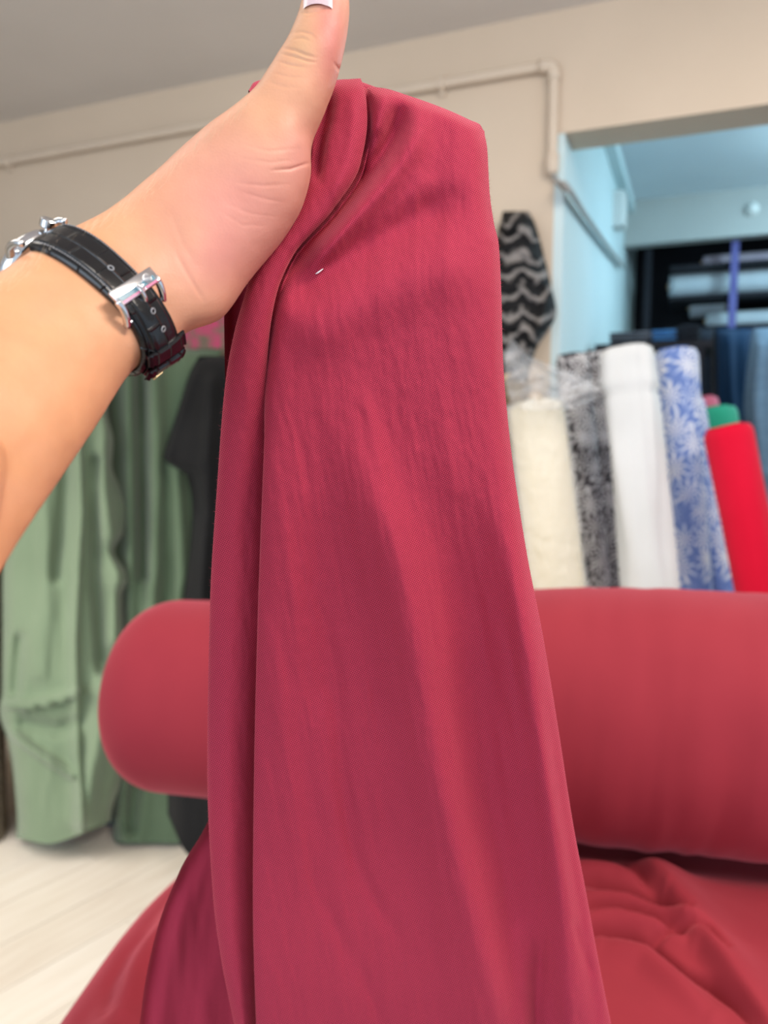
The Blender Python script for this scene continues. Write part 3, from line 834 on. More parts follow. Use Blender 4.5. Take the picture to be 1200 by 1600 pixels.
# roll
RR = 0.170
re0 = U(212, 1097, np.array(1.235)); re1 = U(1200, 1135, np.array(1.03))
rdir = re1 - re0; rdir[2] = 0; rdir /= np.linalg.norm(rdir)
ra = np.array([re0[0], re0[1], ZT + 0.012 + RR*1.03])
RL = 1.52
def burg_roll():
    t = thing('fabric_roll', ra + rdir*RL/2 - Z3*RR, 'large burgundy fabric roll lying across the cutting table', 'fabric roll')
    un = np.array([rdir[1], -rdir[0], 0]); un = -np.cross(rdir, Z3)
    segs, rings = 110, 284
    th = np.linspace(0, 2*math.pi, segs, endpoint=False); P = []
    ks = np.concatenate([np.linspace(0, 0.03, 12), np.linspace(0.035, 0.97, rings - 24), np.linspace(0.972, 1, 12)])
    for k in ks:
        x = k*RL; e = min(x, RL - x)
        cap = 0.62 + 0.38*math.sqrt(max(0, 1 - (1 - min(1, e/0.075))**2))
        rr = RR*cap*(0.865 + 0.155*float(sstep(0.0, 0.55, k)) + 0.012*noise2(k*6 + 0*th, np.cos(th)*0.8 + 3)
                + 0.024*fbm(k*48 + 0.35*th, th*0.8 + k*3, 2)*sstep(0.25, 0.5, k)*(0.3 + 0.7*np.exp(-((th - 3.4)/0.9)**2)))
        P.append(ra + rdir*x - Z3*RR*(1 - 0.865 - 0.155*float(sstep(0.0, 0.55, k)))*0.95 + np.outer(np.cos(th)*rr, un) + np.outer(np.sin(th)*rr, Z3))
    P = np.array(P)
    uv = np.stack(np.meshgrid(th*RR, ks*RL), -1)
    add_grid('fabric_wrap', P, M['burg_roll'], t, True, uv)
    for end, sgn in ((0, -1), (RL, 1)):
        ct = ra + rdir*end
        sv, sf = [], []
        nn = 260
        for i in range(nn):
            f = i/(nn - 1); a_ = f*2*math.pi*11; q = RR*(0.2 + 0.36*f)
            p = ct + un*math.cos(a_)*q + Z3*math.sin(a_)*q
            sv += [p - rdir*sgn*0.02, p + rdir*sgn*0.002*math.sin(a_*0.37)]
            if i: sf.append((2*i-2, 2*i, 2*i+1, 2*i-1))
        add_mesh('wound_layers', sv, sf, M['burg_roll'], t)
        ring = P[0] if sgn < 0 else P[-1]
        add_mesh('end_face', list(ring - rdir*sgn*0.004) + [ct - rdir*sgn*0.012], [(i, (i+1) % segs, segs) for i in range(segs)], M['burg_roll'], t)
    add_tube('core_tube', [ra - rdir*0.012, ra + rdir*(RL + 0.012)], 0.032, M['card'], t, 20)
burg_roll()

# cloth spread over the table, falling over its left end and near side
def table_cloth():
    nb = 300
    aa = np.concatenate([np.linspace(-0.40, -0.02, 60), np.linspace(-0.015, 0.32, 60), np.linspace(0.323, 0.95, 210), np.linspace(0.97, 1.86, 30)])
    bb = np.linspace(-0.52, 0.60, nb)
    A_, B_ = np.meshgrid(aa, bb)
    # left end rounds over and hangs
    R = 0.07
    wob = 0.03*np.sin(B_*9 + 0.6) + 0.02*noise2(B_*6, B_*0 + 2.0)
    sA = A_ - 0.02 + wob*0.6
    def roundover(s, R):
        # arc-length s measured inward; negative is past the edge
        ang = np.clip(-s/R, 0, math.pi/2)
        hor = np.where(s >= 0, s, -R*np.sin(ang))
        ver = np.where(s >= 0, 0, -R*(1 - np.cos(ang)))
        ver = ver - np.where(-s > R*math.pi/2, (-s - R*math.pi/2), 0)
        return hor, ver
    hor, ver = roundover(sA, R)
    sB = B_ + 0.36
    horb, verb = roundover(sB, 0.05)
    X = hor + 0.02 - wob*0.6; Y = horb - 0.36; Z = ZT + 0.004 + ver + verb
    base = np.array([t0[0], t0[1], 0]) + X[..., None]*tb_e + Y[..., None]*tb_n + Z[..., None]*Z3
    # creases: laid out on the table plane
    px, py, _ = proj(base)
    h = np.zeros_like(Z)
    flat = sstep(-0.02, 0.03, sA) * sstep(-0.02, 0.02, sB)
    def fold(pts, amp, w, asym=0, w2=0.35):
        dist, side, tt = poly_dist(px, py, pts)
        ww = np.full_like(dist, w)
        if asym: ww = np.where(side*asym > 0, w, w*w2)
        return amp*np.exp(-(dist/ww)**2) * np.sin(np.clip(tt, 0.04, 0.96)*math.pi)**0.5
    h += fold([(945, 1325), (985, 1362), (1020, 1402), (1062, 1462), (1110, 1528), (1160, 1592), (1230, 1680)], 0.030, 46, -1, 0.30)
    h += fold([(985, 1375), (1010, 1412), (1040, 1440)], -0.016, 9)
    h += fold([(880, 1398), (930, 1408), (990, 1430), (1040, 1452), (1075, 1478)], -0.024, 6)
    h += fold([(890, 1378), (960, 1395), (1035, 1430)], 0.016, 13)
    h += fold([(900, 1426), (985, 1442), (1050, 1472), (1085, 1498)], 0.014, 9)
    h += fold([(890, 1442), (950, 1447), (1010, 1462), (1060, 1488)], -0.014, 5)
    h += fold([(880, 1484), (940, 1484), (985, 1494), (1020, 1510), (1065, 1548), (1110, 1572), (1150, 1605), (1200, 1660)], -0.026, 6)
    h += fold([(900, 1464), (960, 1466), (1020, 1482), (1080, 1516)], 0.016, 10)
    h += fold([(1010, 1503), (1040, 1494), (1075, 1493), (1105, 1508), (1135, 1540)], -0.016, 5)
    h += fold([(940, 1503), (1005, 1526), (1060, 1575), (1110, 1620)], 0.014, 17)
    h += fold([(240, 1455), (200, 1490), (175, 1540), (165, 1600)], -0.012, 10)
    h += fold([(262, 1445), (225, 1490), (205, 1540), (195, 1610)], 0.012, 16)
    h += 0.004*fbm(A_*7, B_*9, 3)*flat
    under = np.exp(-((B_ - 0.30)/0.10)**2)
    near_ = -((base - ra) @ np.array([-rdir[1], rdir[0], 0]))
    h = h*sstep(0.05, 0.13, near_)
    base[..., 2] += np.maximum(h*(0.35 + 0.65*flat) + 0.022*flat*sstep(0.05, 0.13, near_), -0.004*flat - 0.03*(1 - flat))
    uv = np.stack([A_, B_], -1)
    o = add_grid('spread_cloth', base, M['burg_roll'], None, False, uv)
    return tag(o, 'burgundy cloth spread over the table with crumpled folds in front of the roll', 'cloth')
table_cloth()

# ================================================================== HAND AND ARM
ST = [  # upper outline, lower outline, distance, half thickness
    ((-215, 622), (-42, 940), 0.200, 0.0272), ((-160, 562), (15, 846), 0.220, 0.027), ((-54, 481), (132, 676), 0.258, 0.025),
    ((40, 414), (200, 577), 0.283, 0.0225), ((110, 368), (262, 540), 0.298, 0.021), ((155, 345), (292, 515), 0.308, 0.020),
    ((200, 316), (346, 493), 0.317, 0.021), ((245, 281), (386, 436), 0.323, 0.0225), ((290, 240), (430, 382), 0.326, 0.0225), ((332, 203), (466, 328), 0.326, 0.0215),
    ((370, 175), (485, 272), 0.325, 0.019), ((398, 151), (487, 222), 0.324, 0.0165), ((415, 124), (505, 175), 0.322, 0.0140), ((434, 92), (525, 125), 0.321, 0.0125),
    ((450, 66), (535, 90), 0.321, 0.0118), ((463, 36), (543, 48), 0.322, 0.0112), ((471, 4), (546, 6), 0.324, 0.0105), ((475, -28), (542, -32), 0.327, 0.0095), ((484, -58), (530, -62), 0.330, 0.0070), ((498, -76), (515, -77), 0.332, 0.0030)]
def station_interp(n):
    arr = np.array([[*a, *b, d, h] for a, b, d, h in ST])
    return catmull(arr, n)
def arm_mesh():
    geos = []
    S = station_interp(150); segs = 40
    th = np.linspace(0, 2*math.pi, segs, endpoint=False)
    P = []
    view = np.array([0, cp, -sp])
    for r in S:
        u_, l_ = U(r[0], r[1], np.array(r[4])), U(r[2], r[3], np.array(r[4]))
        c = (u_ + l_)/2; hw = (u_ - l_)/2
        cs, sn = np.cos(th), np.sin(th)
        q = 0.88
        P.append(c + np.outer(np.sign(cs)*np.abs(cs)**q, hw) + np.outer(np.sign(sn)*np.abs(sn)**q*r[5], view))
    P = np.array(P); V = P.reshape(-1, 3)
    F = grid_faces(len(S), segs, True) + [tuple(reversed(range(segs))), tuple(range((len(S)-1)*segs, len(S)*segs))]
    geos.append((V, F))
    # forearm towards the elbow and the start of the upper arm, beyond the left edge of the picture
    def cs_(x, y, d): return CAM + np.array([x, y*sp + d*cp, y*cp - d*sp])
    fa = catmull([cs_(-0.1225, 0.019, 0.221), cs_(-0.1235, 0.000, 0.196), cs_(-0.1245, -0.020, 0.170), cs_(-0.128, -0.060, 0.115), cs_(-0.136, -0.088, 0.055), cs_(-0.155, -0.100, -0.02), cs_(-0.175, -0.105, -0.10)], 60)
    geos.append(tube_geo(fa, np.interp(np.linspace(0, 1, 60), [0, 0.17, 0.33, 0.5, 0.68, 0.85, 0.97, 1], [0.014, 0.0235, 0.0305, 0.037, 0.037, 0.040, 0.041, 0.036]), 36))
    def ell(c, ax, ay, az, rx, ry, rz, n=20):
        ph = np.linspace(0.02, math.pi - 0.02, n); t2 = np.linspace(0, 2*math.pi, n*2, endpoint=False); v = []
        for p in ph:
            for t in t2:
                v.append(c + ax*math.cos(p)*rx + ay*math.sin(p)*math.cos(t)*ry + az*math.sin(p)*math.sin(t)*rz)
        f = grid_faces(n, n*2, True) + [tuple(reversed(range(n*2))), tuple(range((n-1)*n*2, n*n*2))]
        geos.append((v, f))
    R_ = X3; Up = np.array([0, sp, cp]); Vw = view
    def P_(x, y, d): return U(x, y, np.array(d))
    # thenar mound, palm and heel of the hand
    d1 = P_(600, 300, 0.382) - P_(400, 340, 0.360); d1 /= np.linalg.norm(d1)
    u1 = np.cross(d1, Vw); u1 /= np.linalg.norm(u1)
    ell(P_(465, 292, 0.374), d1, u1, np.cross(d1, u1), 0.045, 0.031, 0.0125)
    ell(P_(350, 360, 0.343), d1, u1, np.cross(d1, u1), 0.021, 0.026, 0.014)
    # four fingers reaching out under the cloth
    for (bx_, by_), (mx_, my_), (tx_, ty_), r0 in (((535, 215), (640, 196), (722, 222), 0.0085), ((545, 258), (650, 252), (742, 272), 0.0088),
                                            ((540, 305), (650, 308), (738, 322), 0.0084), ((525, 350), (630, 358), (712, 366), 0.0076)):
        pts = catmull([P_(bx_ - 50, by_ + 6, 0.374), P_(bx_, by_, 0.380), P_(mx_, my_, 0.383), P_((mx_ + tx_)/2, (my_ + ty_)/2 - 2, 0.382), P_(tx_, ty_, 0.379)], 40)
        rad = np.interp(np.linspace(0, 1, 40), [0, 0.25, 0.5, 0.55, 0.75, 0.95, 1.0], [r0*1.1, r0*1.05, r0*1.02, r0*1.04, r0*0.93, r0*0.8, r0*0.4])
        geos.append(tube_geo(pts, rad, 20))
    V, F = merge(geos)
    o = add_mesh('person_tmp', V, F, None)
    bm = bmesh.new(); bm.from_mesh(o.data); bmesh.ops.recalc_face_normals(bm, faces=bm.faces); bm.to_mesh(o.data); bm.free()
    md = o.modifiers.new('r', 'REMESH'); md.mode = 'VOXEL'; md.voxel_size = 0.0012
    sm = o.modifiers.new('s', 'SMOOTH'); sm.factor = 0.5; sm.iterations = 16
    dg = bpy.context.evaluated_depsgraph_get()
    me = bpy.data.meshes.new_from_object(o.evaluated_get(dg))
    bpy.data.objects.remove(o)
    return me
pm_ = arm_mesh()
# finer faces where the skin is creased
_bm = bmesh.new(); _bm.from_mesh(pm_); _bm.faces.ensure_lookup_table()
_cen = np.array([f.calc_center_median()[:] for f in _bm.faces]); _nor = np.array([f.normal[:] for f in _bm.faces])
_x, _y, _d = proj(_cen)
_sel = (np.einsum('ij,ij->i', _nor, CAM - _cen) > 0) & (_d < 0.34) & (_x > 240) & (_x < 545) & (_y > -10) & (_y < 480)
_ed = {e for i, f in enumerate(_bm.faces) if _sel[i] for e in f.edges}
bmesh.ops.subdivide_edges(_bm, edges=list(_ed), cuts=2, use_grid_fill=True)
_bm.to_mesh(pm_); _bm.free(); pm_.update()
nV = len(pm_.vertices)
co = np.empty(nV*3); pm_.vertices.foreach_get('co', co); co = co.reshape(-1, 3)
no = np.empty(nV*3); pm_.vertices.foreach_get('normal', no); no = no.reshape(-1, 3)
px, py, pdp = proj(co)
facing = np.einsum('ij,ij->i', no, CAM - co) > 0
# creases of the thumb joint, palm and wrist (drawn in along the skin)
disp = np.zeros(nV)
def crease(pts, amp, w):
    global disp
    d_, _, t_ = poly_dist(px, py, pts)
    disp += np.where(facing & (pdp < 0.335), -amp*np.exp(-(d_/w)**2)*np.sin(np.clip(t_, 0.03, 0.97)*math.pi)**0.6, 0)
crease([(443, 75), (462, 79), (478, 86), (494, 90)], 0.00062, 2.4)
crease([(440, 84), (458, 88), (480, 95), (494, 97)], 0.00056, 2.2)
crease([(434, 96), (455, 102), (482, 106)], 0.00037, 2.4)
crease([(456, 52), (472, 50), (486, 54), (493, 62)], 0.00037, 2.6)
crease([(458, 62), (472, 60), (486, 66)], 0.00037, 2.4)
crease([(425, 114), (450, 120), (478, 122)], 0.00021, 2.6)
crease([(418, 128), (445, 136), (470, 138)], 0.00017, 3.0)
crease([(466, 16), (480, 20), (497, 17), (514, 10)], 0.00050, 2.4)
crease([(472, 26), (482, 27), (494, 24)], 0.00017, 2.4)
crease([(520, 96), (530, 108), (536, 112)], 0.00043, 3)
crease([(400, 172), (418, 200), (430, 232)], 0.00021, 12)
crease([(425, 266), (455, 264), (486, 254)], 0.00056, 2.6)
crease([(375, 225), (420, 236), (470, 232)], 0.00017, 3)
crease([(370, 246), (420, 254), (460, 250)], 0.00017, 3)
crease([(365, 285), (410, 290), (450, 288)], 0.00021, 3)
crease([(372, 298), (410, 310), (444, 316)], 0.00017, 3)
crease([(352, 318), (392, 334), (430, 338)], 0.00013, 3)
crease([(346, 332), (380, 352), (415, 352)], 0.00013, 3)
crease([(275, 395), (300, 440), (318, 470)], 0.00043, 4)
crease([(268, 335), (285, 380), (310, 420)], 0.00017, 5)
disp += np.where(facing, 0.0005*np.exp(-(((px-478)/22)**2 + ((py-70)/20)**2)), 0)
disp += 0.00022*fbm(px/55, py/55, 3)
co2 = co + no*disp[:, None]
pm_.vertices.foreach_set('co', co2.ravel())
# skin tone
base_c = np.array([0.64, 0.325, 0.195]); pink = np.array([0.60, 0.225, 0.205]); tan_ = np.array([0.62, 0.36, 0.20])
col = np.tile(base_c, (nV, 1))
def blend(c, w):
    global col
    w = np.clip(w, 0, 1)[:, None]; col = col*(1 - w) + np.asarray(c)*w
g2 = lambda x, y, sx, sy: np.exp(-(((px-x)/sx)**2 + ((py-y)/sy)**2))
blend(pink, 0.7*g2(385, 330, 130, 120)); blend((0.56, 0.185, 0.155), 0.95*g2(518, 60, 30, 100)); blend(pink, 0.5*g2(470, 240, 30, 60)); blend(pink, 0.5*g2(340, 400, 60, 60))
blend(tan_, 0.8*g2(472, 74, 24, 30)); blend(tan_, 0.45*g2(476, 25, 18, 22)); blend(tan_, 0.35*g2(415, 180, 36, 40)); blend(tan_, 0.3*g2(300, 360, 25, 40))
blend((0.67, 0.325, 0.165), 0.9*sstep(300, 100, px))
blend((0.70, 0.36, 0.26), 0.14*np.clip(fbm(px/70 + 5, py/70, 3), 0, 1))
at = pm_.attributes.new('tone', 'FLOAT_COLOR', 'POINT')
at.data.foreach_set('color', np.concatenate([col, np.ones((nV, 1))], 1).astype(np.float32).ravel())
pm_.polygons.foreach_set('use_smooth', [True]*len(pm_.polygons))
pm_.materials.clear(); pm_.materials.append(M['skin']); pm_.name = 'person'
person = bpy.data.objects.new('person', pm_); COL.objects.link(person); ORI['person'] = np.zeros(3)
tag(person, 'bare left arm wearing a watch, thumb up, holding the burgundy cloth', 'person')
pm_.update()
bvh = BVHTree.FromPolygons([Vector(v) for v in co2.tolist()], [tuple(p.vertices) for p in pm_.polygons])
# thumb nail lying on the back of the thumb tip
nv_, nf_ = [], []
rows = []
for v in np.linspace(0, 1, 12):
    row = []
    for u in np.linspace(-1, 1, 12):
        x = 497 + u*(22 - 5*v**3) + 1.5*v; y = 9 - 62*v + 6*(u**2) * (1 - v) - 4*(1 - u*u)*0
        r = ray(x, y)
        h_ = bvh.ray_cast(Vector(CAM), Vector(r).normalized())
        p = np.array(h_[0]) if h_[0] is not None else U(x, y, np.array(0.32))
        nn = np.array(h_[1]) if h_[0] is not None else np.array([0, -1, 0])
        if nn @ r > 0: nn = -nn
        row.append(p + nn*(0.0004 + 0.0006*math.sqrt(max(0, 1 - u*u))))
    rows.append(row)
add_grid('thumb_nail', np.array(rows), M['nail'], person)
# fine hairs on the arm
hv, hf = [], []
rnd = np.random.RandomState(3)
S = station_interp(300)
for k in range(260):
    i = rnd.randint(25, 165)
    r = S[i]
    e = rnd.rand()**2.0*0.07
    x = r[0]*(1 - e) + r[2]*e; y = r[1]*(1 - e) + r[3]*e
    x0, y0 = x + (r[2]-r[0])*0.01, y + (r[3]-r[1])*0.01
    h_ = bvh.ray_cast(Vector(CAM), Vector(ray(x0, y0)).normalized())
    if h_[0] is None: continue
    p = np.array(h_[0]); n = np.array(h_[1])
    tdir = U(S[i+3][0], S[i+3][1], np.array(S[i+3][4])) - U(r[0], r[1], np.array(r[4])); tdir /= np.linalg.norm(tdir)
    Lh = 0.003 + 0.004*rnd.rand()
    d1 = n*0.55 - tdir*0.1 + tdir*0.9 + rnd.randn(3)*0.18
    q1 = p + d1*Lh*0.5; q2 = p + d1*Lh*0.85 + tdir*Lh*0.3
    s_ = np.cross(d1, q1 - CAM); s_ /= np.linalg.norm(s_); w_ = 0.000022
    o_ = len(hv)
    hv += [p - s_*w_, p + s_*w_, q1 - s_*w_*0.8, q1 + s_*w_*0.8, q2]
    hf += [(o_, o_+1, o_+3, o_+2), (o_+2, o_+3, o_+4)]
tag(add_mesh('arm_hair', hv, hf, M['hair'], person), kind='stuff')

# ================================================================== WRIST WATCH
Wc = U(150, 476, np.array(0.292))
a0, a1 = U(120, 496, np.array(0.283)), U(222, 430, np.array(0.308))
AX = (a1 - a0)/np.linalg.norm(a1 - a0)                      # along the arm towards the hand
pu = U(95, 400, np.array(0.291)) - U(240, 560, np.array(0.291))
P1 = pu - AX*(pu @ AX); P1 /= np.linalg.norm(P1)            # towards the outer side of the wrist
P2 = np.cross(AX, P1);
if P2 @ (CAM - Wc) < 0: P2 = -P2                            # towards the viewer
NP = 240
PHI = np.linspace(0, 2*math.pi, NP, endpoint=False)
def radius_at(w):
    out = []
    for f in PHI:
        d_ = P1*math.cos(f) + P2*math.sin(f)
        o_ = Wc + AX*w
        h_ = bvh.ray_cast(Vector(o_ + d_*0.07), Vector(-d_))
        out.append(0.07 - h_[3] if h_[0] is not None else 0.025)
    out = np.array(out)
    k = np.ones(15)/15
    return np.convolve(np.concatenate([out[-7:], out, out[:7]]), k, 'valid')
WS = np.linspace(-0.0115, 0.0115, 7)
RAD = np.array([radius_at(w) for w in WS])
RAD = np.maximum(RAD, 0.35*RAD + 0.65*RAD.mean(0))
def ring_pt(phi, w, h):
    phi = np.asarray(phi, float); w = np.asarray(w, float)
    ph = np.mod(phi, 2*math.pi); x = ph/(2*math.pi)*NP
    i = np.floor(x).astype(int) % NP; f = x - np.floor(x)
    wi = np.clip((w - WS[0])/(WS[1] - WS[0]), 0, len(WS) - 1.001); j = wi.astype(int); g = wi - j
    r = ((RAD[j, i]*(1-f) + RAD[j, (i+1) % NP]*f)*(1-g) + (RAD[j+1, i]*(1-f) + RAD[j+1, (i+1) % NP]*f)*g)
    d_ = np.cos(phi)[..., None]*P1 + np.sin(phi)[..., None]*P2
    return Wc + w[..., None]*AX + (r + h)[..., None]*d_
D = math.radians
wt = thing('wrist_watch', Wc, 'steel wrist watch with black crocodile-grain leather strap on the wrist', 'watch')
def band(name, f0, f1, hwf, h0, th_, mat, parent, n=120, pad=0.0012, wc=0.0, tip=0.0):
    """a strap length lying h0 above the skin, th_ thick, with a padded cushion profile"""
    fs = np.linspace(f0, f1, n); rows, uvs = [], []
    us = np.concatenate([np.linspace(-1, 1, 21)])
    arc = 0.0
    for i, f in enumerate(fs):
        hw_ = hwf(f) if callable(hwf) else hwf
        if tip:
            e = (f1 - f)/tip
            if e < 1: hw_ = hw_*math.sqrt(max(0.02, 1 - (1 - e)**2))
        w = us*hw_ + wc
        hh = h0 + th_ + pad*np.sqrt(np.clip(1 - us**6, 0, 1)) - pad - 0.0007*np.exp(-((np.abs(us) - 0.80)/0.06)**2) - 0.0015*np.clip(np.abs(us) - 0.93, 0, 1)/0.07
        top = ring_pt(np.full(21, f), w, hh); bot_ = ring_pt(np.full(21, f), w, np.full(21, h0))[::-1]
        rows.append(np.concatenate([top, bot_])); 
        s_ = f*0.030
        uvs.append(np.concatenate([np.stack([np.full(21, s_), w], -1), np.stack([np.full(21, s_), w[::-1]], -1)]))
    return add_grid(name, np.array(rows), mat, parent, True, np.array(uvs), True)
hwid = lambda f: float(np.interp(f, [D(10), D(60), D(125), D(200), D(330)], [0.0100, 0.0098, 0.0090, 0.0088, 0.0098]))
strap = band('strap', D(25), D(300), hwid, 0.0004, 0.0030, M['leather'], wt, 200)
band('strap_lining', D(26), D(299), lambda f: hwid(f)*0.96, 0.0, 0.0006, M['lining'], strap, 120, 0.0)
tail = band('strap_tail', D(118), D(196), lambda f: 0.0078, 0.0036, 0.0022, M['leather'], wt, 80, 0.001, tip=D(10))
# stitching along both edges
sv, sf = [], []
for f in np.arange(D(26), D(122), D(2.6)):
    for sgn in (-1, 1):
        w = sgn*hwid(f)*0.82
        q = [ring_pt(np.array(f + D(x)), np.array(w), np.array(0.0032)) for x in (0, 1.6)]
        v, ff = tube_geo([q[0], (q[0] + q[1])/2 + (q[0] - Wc)*0.006, q[1]], 0.00022, 5)
        o_ = len(sv); sv += v; sf += [tuple(i + o_ for i in z) for z in ff]
tag(add_mesh('stitching', sv, sf, M['thread'], strap), kind='stuff')
# punched holes with dark eyelets
def eyelet(f, w, h, r=0.0010):
    c = ring_pt(np.array(D(f)), np.array(w), np.array(h)); n = c - (Wc + AX*w); n /= np.linalg.norm(n)
    t1 = AX - n*(AX @ n); t1 /= np.linalg.norm(t1); t2 = np.cross(n, t1)
    pts = [c + t1*math.cos(a)*r + t2*math.sin(a)*r for a in np.linspace(0, 2*math.pi, 17)]
    return merge([tube_geo(pts, 0.00028, 6)])
for f, w, h in ((92, 0.0003, 0.0034), (139, 0.0, 0.0060), (152, 0.0, 0.0060)):
    v, ff = eyelet(f, w, h); add_mesh('eyelet', v, ff, M['thread'], strap if f < 100 else tail)
# buckle
def frame_at(f, w, h):
    c = ring_pt(np.array(D(f)), np.array(w), np.array(h)); n = c - (Wc + AX*w); n /= np.linalg.norm(n)
    c2 = ring_pt(np.array(D(f + 2)), np.array(w), np.array(h)); t = c2 - c; t /= np.linalg.norm(t)
    n = n - t*(n @ t); n /= np.linalg.norm(n)
    return c, n, t
bc, bn, bt = frame_at(118, 0.0, 0.0062)
bk = add_box('buckle', bc, AX, bt, bn, 0.0114, 0.0032, 0.0008, M['steel'], wt, 0.0006, True)
for sgn in (-1, 1):
    pts = [ring_pt(np.array(D(118 + x)), np.array(sgn*0.0108), np.array(h)) for x, h in ((2, 0.0060), (8, 0.0056), (16, 0.0040), (24, 0.0018))]
    add_tube('side_arm', catmull(pts, 14), np.linspace(0.0015, 0.0013, 14), M['steel'], bk, 10)
pin = [ring_pt(np.array(D(140)), np.array(w), np.array(0.0022)) for w in (-0.0108, 0.0, 0.0108)]
add_tube('cross_pin', catmull(pin, 10), 0.0007, M['steel'], bk, 8)
tg = [ring_pt(np.array(D(x)), np.array(0.0), np.array(h)) for x, h in ((131, 0.0056), (127, 0.0068), (122, 0.0074), (118, 0.0070))]
add_tube('tongue', catmull(tg, 14), 0.0009, M['steel'], bk, 8)
# painted stripes for the teal and pink reflections in the steel, and the little emblem on the buckle plate
add_box('reflection_stripe', bc + bn*0.00078 + bt*0.0008 - AX*0.0004, AX, bt, bn, 0.0098, 0.0009, 0.00012, M['reflection_teal'], bk)
add_box('reflection_stripe', bc + bn*0.00078 + bt*0.0023 - AX*0.0004, AX, bt, bn, 0.0098, 0.0004, 0.00012, M['reflection_pink'], bk)
ec = bc + AX*0.0058 + bn*0.0013
em = [tube_geo([ec + AX*math.cos(a)*0.0016 + bt*math.sin(a)*0.0016 for a in np.linspace(0, 2*math.pi, 21)], 0.00018, 6)]
for o_ in (-0.0006, 0.0, 0.0006):
    l_ = math.sqrt(0.0016**2 - o_**2)
    em.append(tube_geo([ec + AX*o_ - bt*l_, ec + AX*o_ + bt*l_], 0.00012, 5)); em.append(tube_geo([ec + bt*o_ - AX*l_, ec + bt*o_ + AX*l_], 0.00012, 5))
v, ff = merge(em); add_mesh('emblem', v, ff, M['steel'], bk)
tc_ = bc + bn*0.0022 + bt*0.0018
sq = [(-1, -1), (1, -1), (1, -0.4), (-0.2, -0.4), (-0.2, 0.4), (1, 0.4), (1, 1), (-1, 1), (-1, -1)]
v, ff = tube_geo([tc_ + AX*a_*0.0013 + bt*b_*0.0013 for a_, b_ in sq], 0.00022, 6); add_mesh('emblem', v, ff, M['steel'], bk)
# two leather keepers
for f, hh in ((163, 0.0066), (176, 0.0066)):
    band('keeper_loop', D(f), D(f + 8), 0.0108, 0.0058, 0.0014, M['leather'], wt, 14, 0.0006)
p_ = frame_at(186, -0.0040, 0.0072)
add_box('tail_tip', p_[0], AX, p_[2], p_[1], 0.0022, 0.0012, 0.0005, M['brass'], wt, 0.0003)
# case, on the outer side of the wrist
cc, cn, ct_ = frame_at(-2, 0.0, 0.0)
CA = D(-20)
cn = P1*math.cos(CA) + P2*math.sin(CA); cT = P2*math.cos(CA) - P1*math.sin(CA)
rw = float(RAD[3, int((CA % (2*math.pi))/(2*math.pi)*NP)]) + 0.0002
def disc(prof, center, axis, e1, e2, segs=56):
    V = []
    th_ = np.linspace(0, 2*math.pi, segs, endpoint=False)
    for h, r in prof:
        V += list(center + axis*h + np.outer(np.cos(th_)*r, e1) + np.outer(np.sin(th_)*r, e2))
    n = len(prof)
    return V, grid_faces(n, segs, True) + [tuple(reversed(range(segs))), tuple(range((n-1)*segs, n*segs))]
C0 = Wc + cn*rw - AX*0.001
v, ff = disc([(0.0004, 0.0150), (0.0006, 0.0160), (0.0018, 0.0178), (0.0048, 0.0183), (0.0056, 0.0179), (0.0058, 0.0168)], C0, cn, AX, cT)
case = add_mesh('case', v, ff, M['steel'], wt)
v, ff = disc([(0.0056, 0.0174), (0.0068, 0.0170), (0.0075, 0.0160), (0.0073, 0.0150), (0.0062, 0.0148)], C0, cn, AX, cT)
add_mesh('bezel', v, ff, M['steel'], case)
v, ff = disc([(0.0058, 0.0150), (0.0061, 0.0150)], C0, cn, AX, cT); add_mesh('dial', v, ff, M['dial'], case, False)
v, ff = disc([(0.0072, 0.0154), (0.0076, 0.0148), (0.0078, 0.0100)], C0, cn, AX, cT); add_mesh('crystal', v, ff, M['glass'], case)
for sA in (-1, 1):
    for sT in (-1, 1):
        pts = [C0 + AX*sA*0.0105 + cT*sT*0.0125 + cn*0.0042, C0 + AX*sA*0.0108 + cT*sT*0.0175 + cn*0.0032, C0 + AX*sA*0.0108 + cT*sT*0.0205 + cn*0.0004, C0 + AX*sA*0.0108 + cT*sT*0.0218 - cn*0.0028]
        add_tube('lug', catmull(pts, 14), np.linspace(0.0018, 0.0012, 14), M['steel'], case, 10)
v, ff = disc([(0.0, 0.0012), (0.0016, 0.0012), (0.0017, 0.0030), (0.0022, 0.0033), (0.0046, 0.0033), (0.0051, 0.0028)], C0 + cn*0.0034 + (AX*0.42 + cT*0.907)*0.0176, AX*0.42 + cT*0.907, cn, np.cross(cn, AX*0.42 + cT*0.907), 24)
add_mesh('crown', v, ff, M['steel'], case, False)

# ================================================================== HELD CLOTH
Lk = [(120, 500), (150, 492), (200, 486), (260, 482), (330, 450), (400, 402), (460, 383), (520, 366), (600, 352), (750, 340), (950, 328), (1200, 324), (1400, 333), (1500, 346), (1600, 366), (2000, 430)]
Ck = [(120, 560), (150, 571), (190, 574), (260, 563), (330, 520), (400, 458), (460, 432), (520, 421), (600, 414), (750, 410), (950, 403), (1200, 397), (1400, 395), (1600, 400), (2000, 440)]
Rk = [(120, 757), (205, 757), (230, 761), (300, 765), (350, 772), (380, 779), (450, 783), (560, 786), (680, 796), (790, 811), (880, 826), (980, 846), (1130, 871), (1290, 896), (1390, 915), (1500, 935), (1600, 955), (2000, 1040)]
Tk = [(480, 150), (500, 142), (520, 128), (540, 124), (556, 126), (568, 134), (574, 140), (580, 137), (600, 139), (640, 151), (700, 173), (735, 189), (750, 196), (757, 206), (800, 206)]
D0 = [(120, 0.347), (250, 0.342), (400, 0.341), (700, 0.353), (1000, 0.373), (1300, 0.403), (1600, 0.445), (2000, 0.545)]
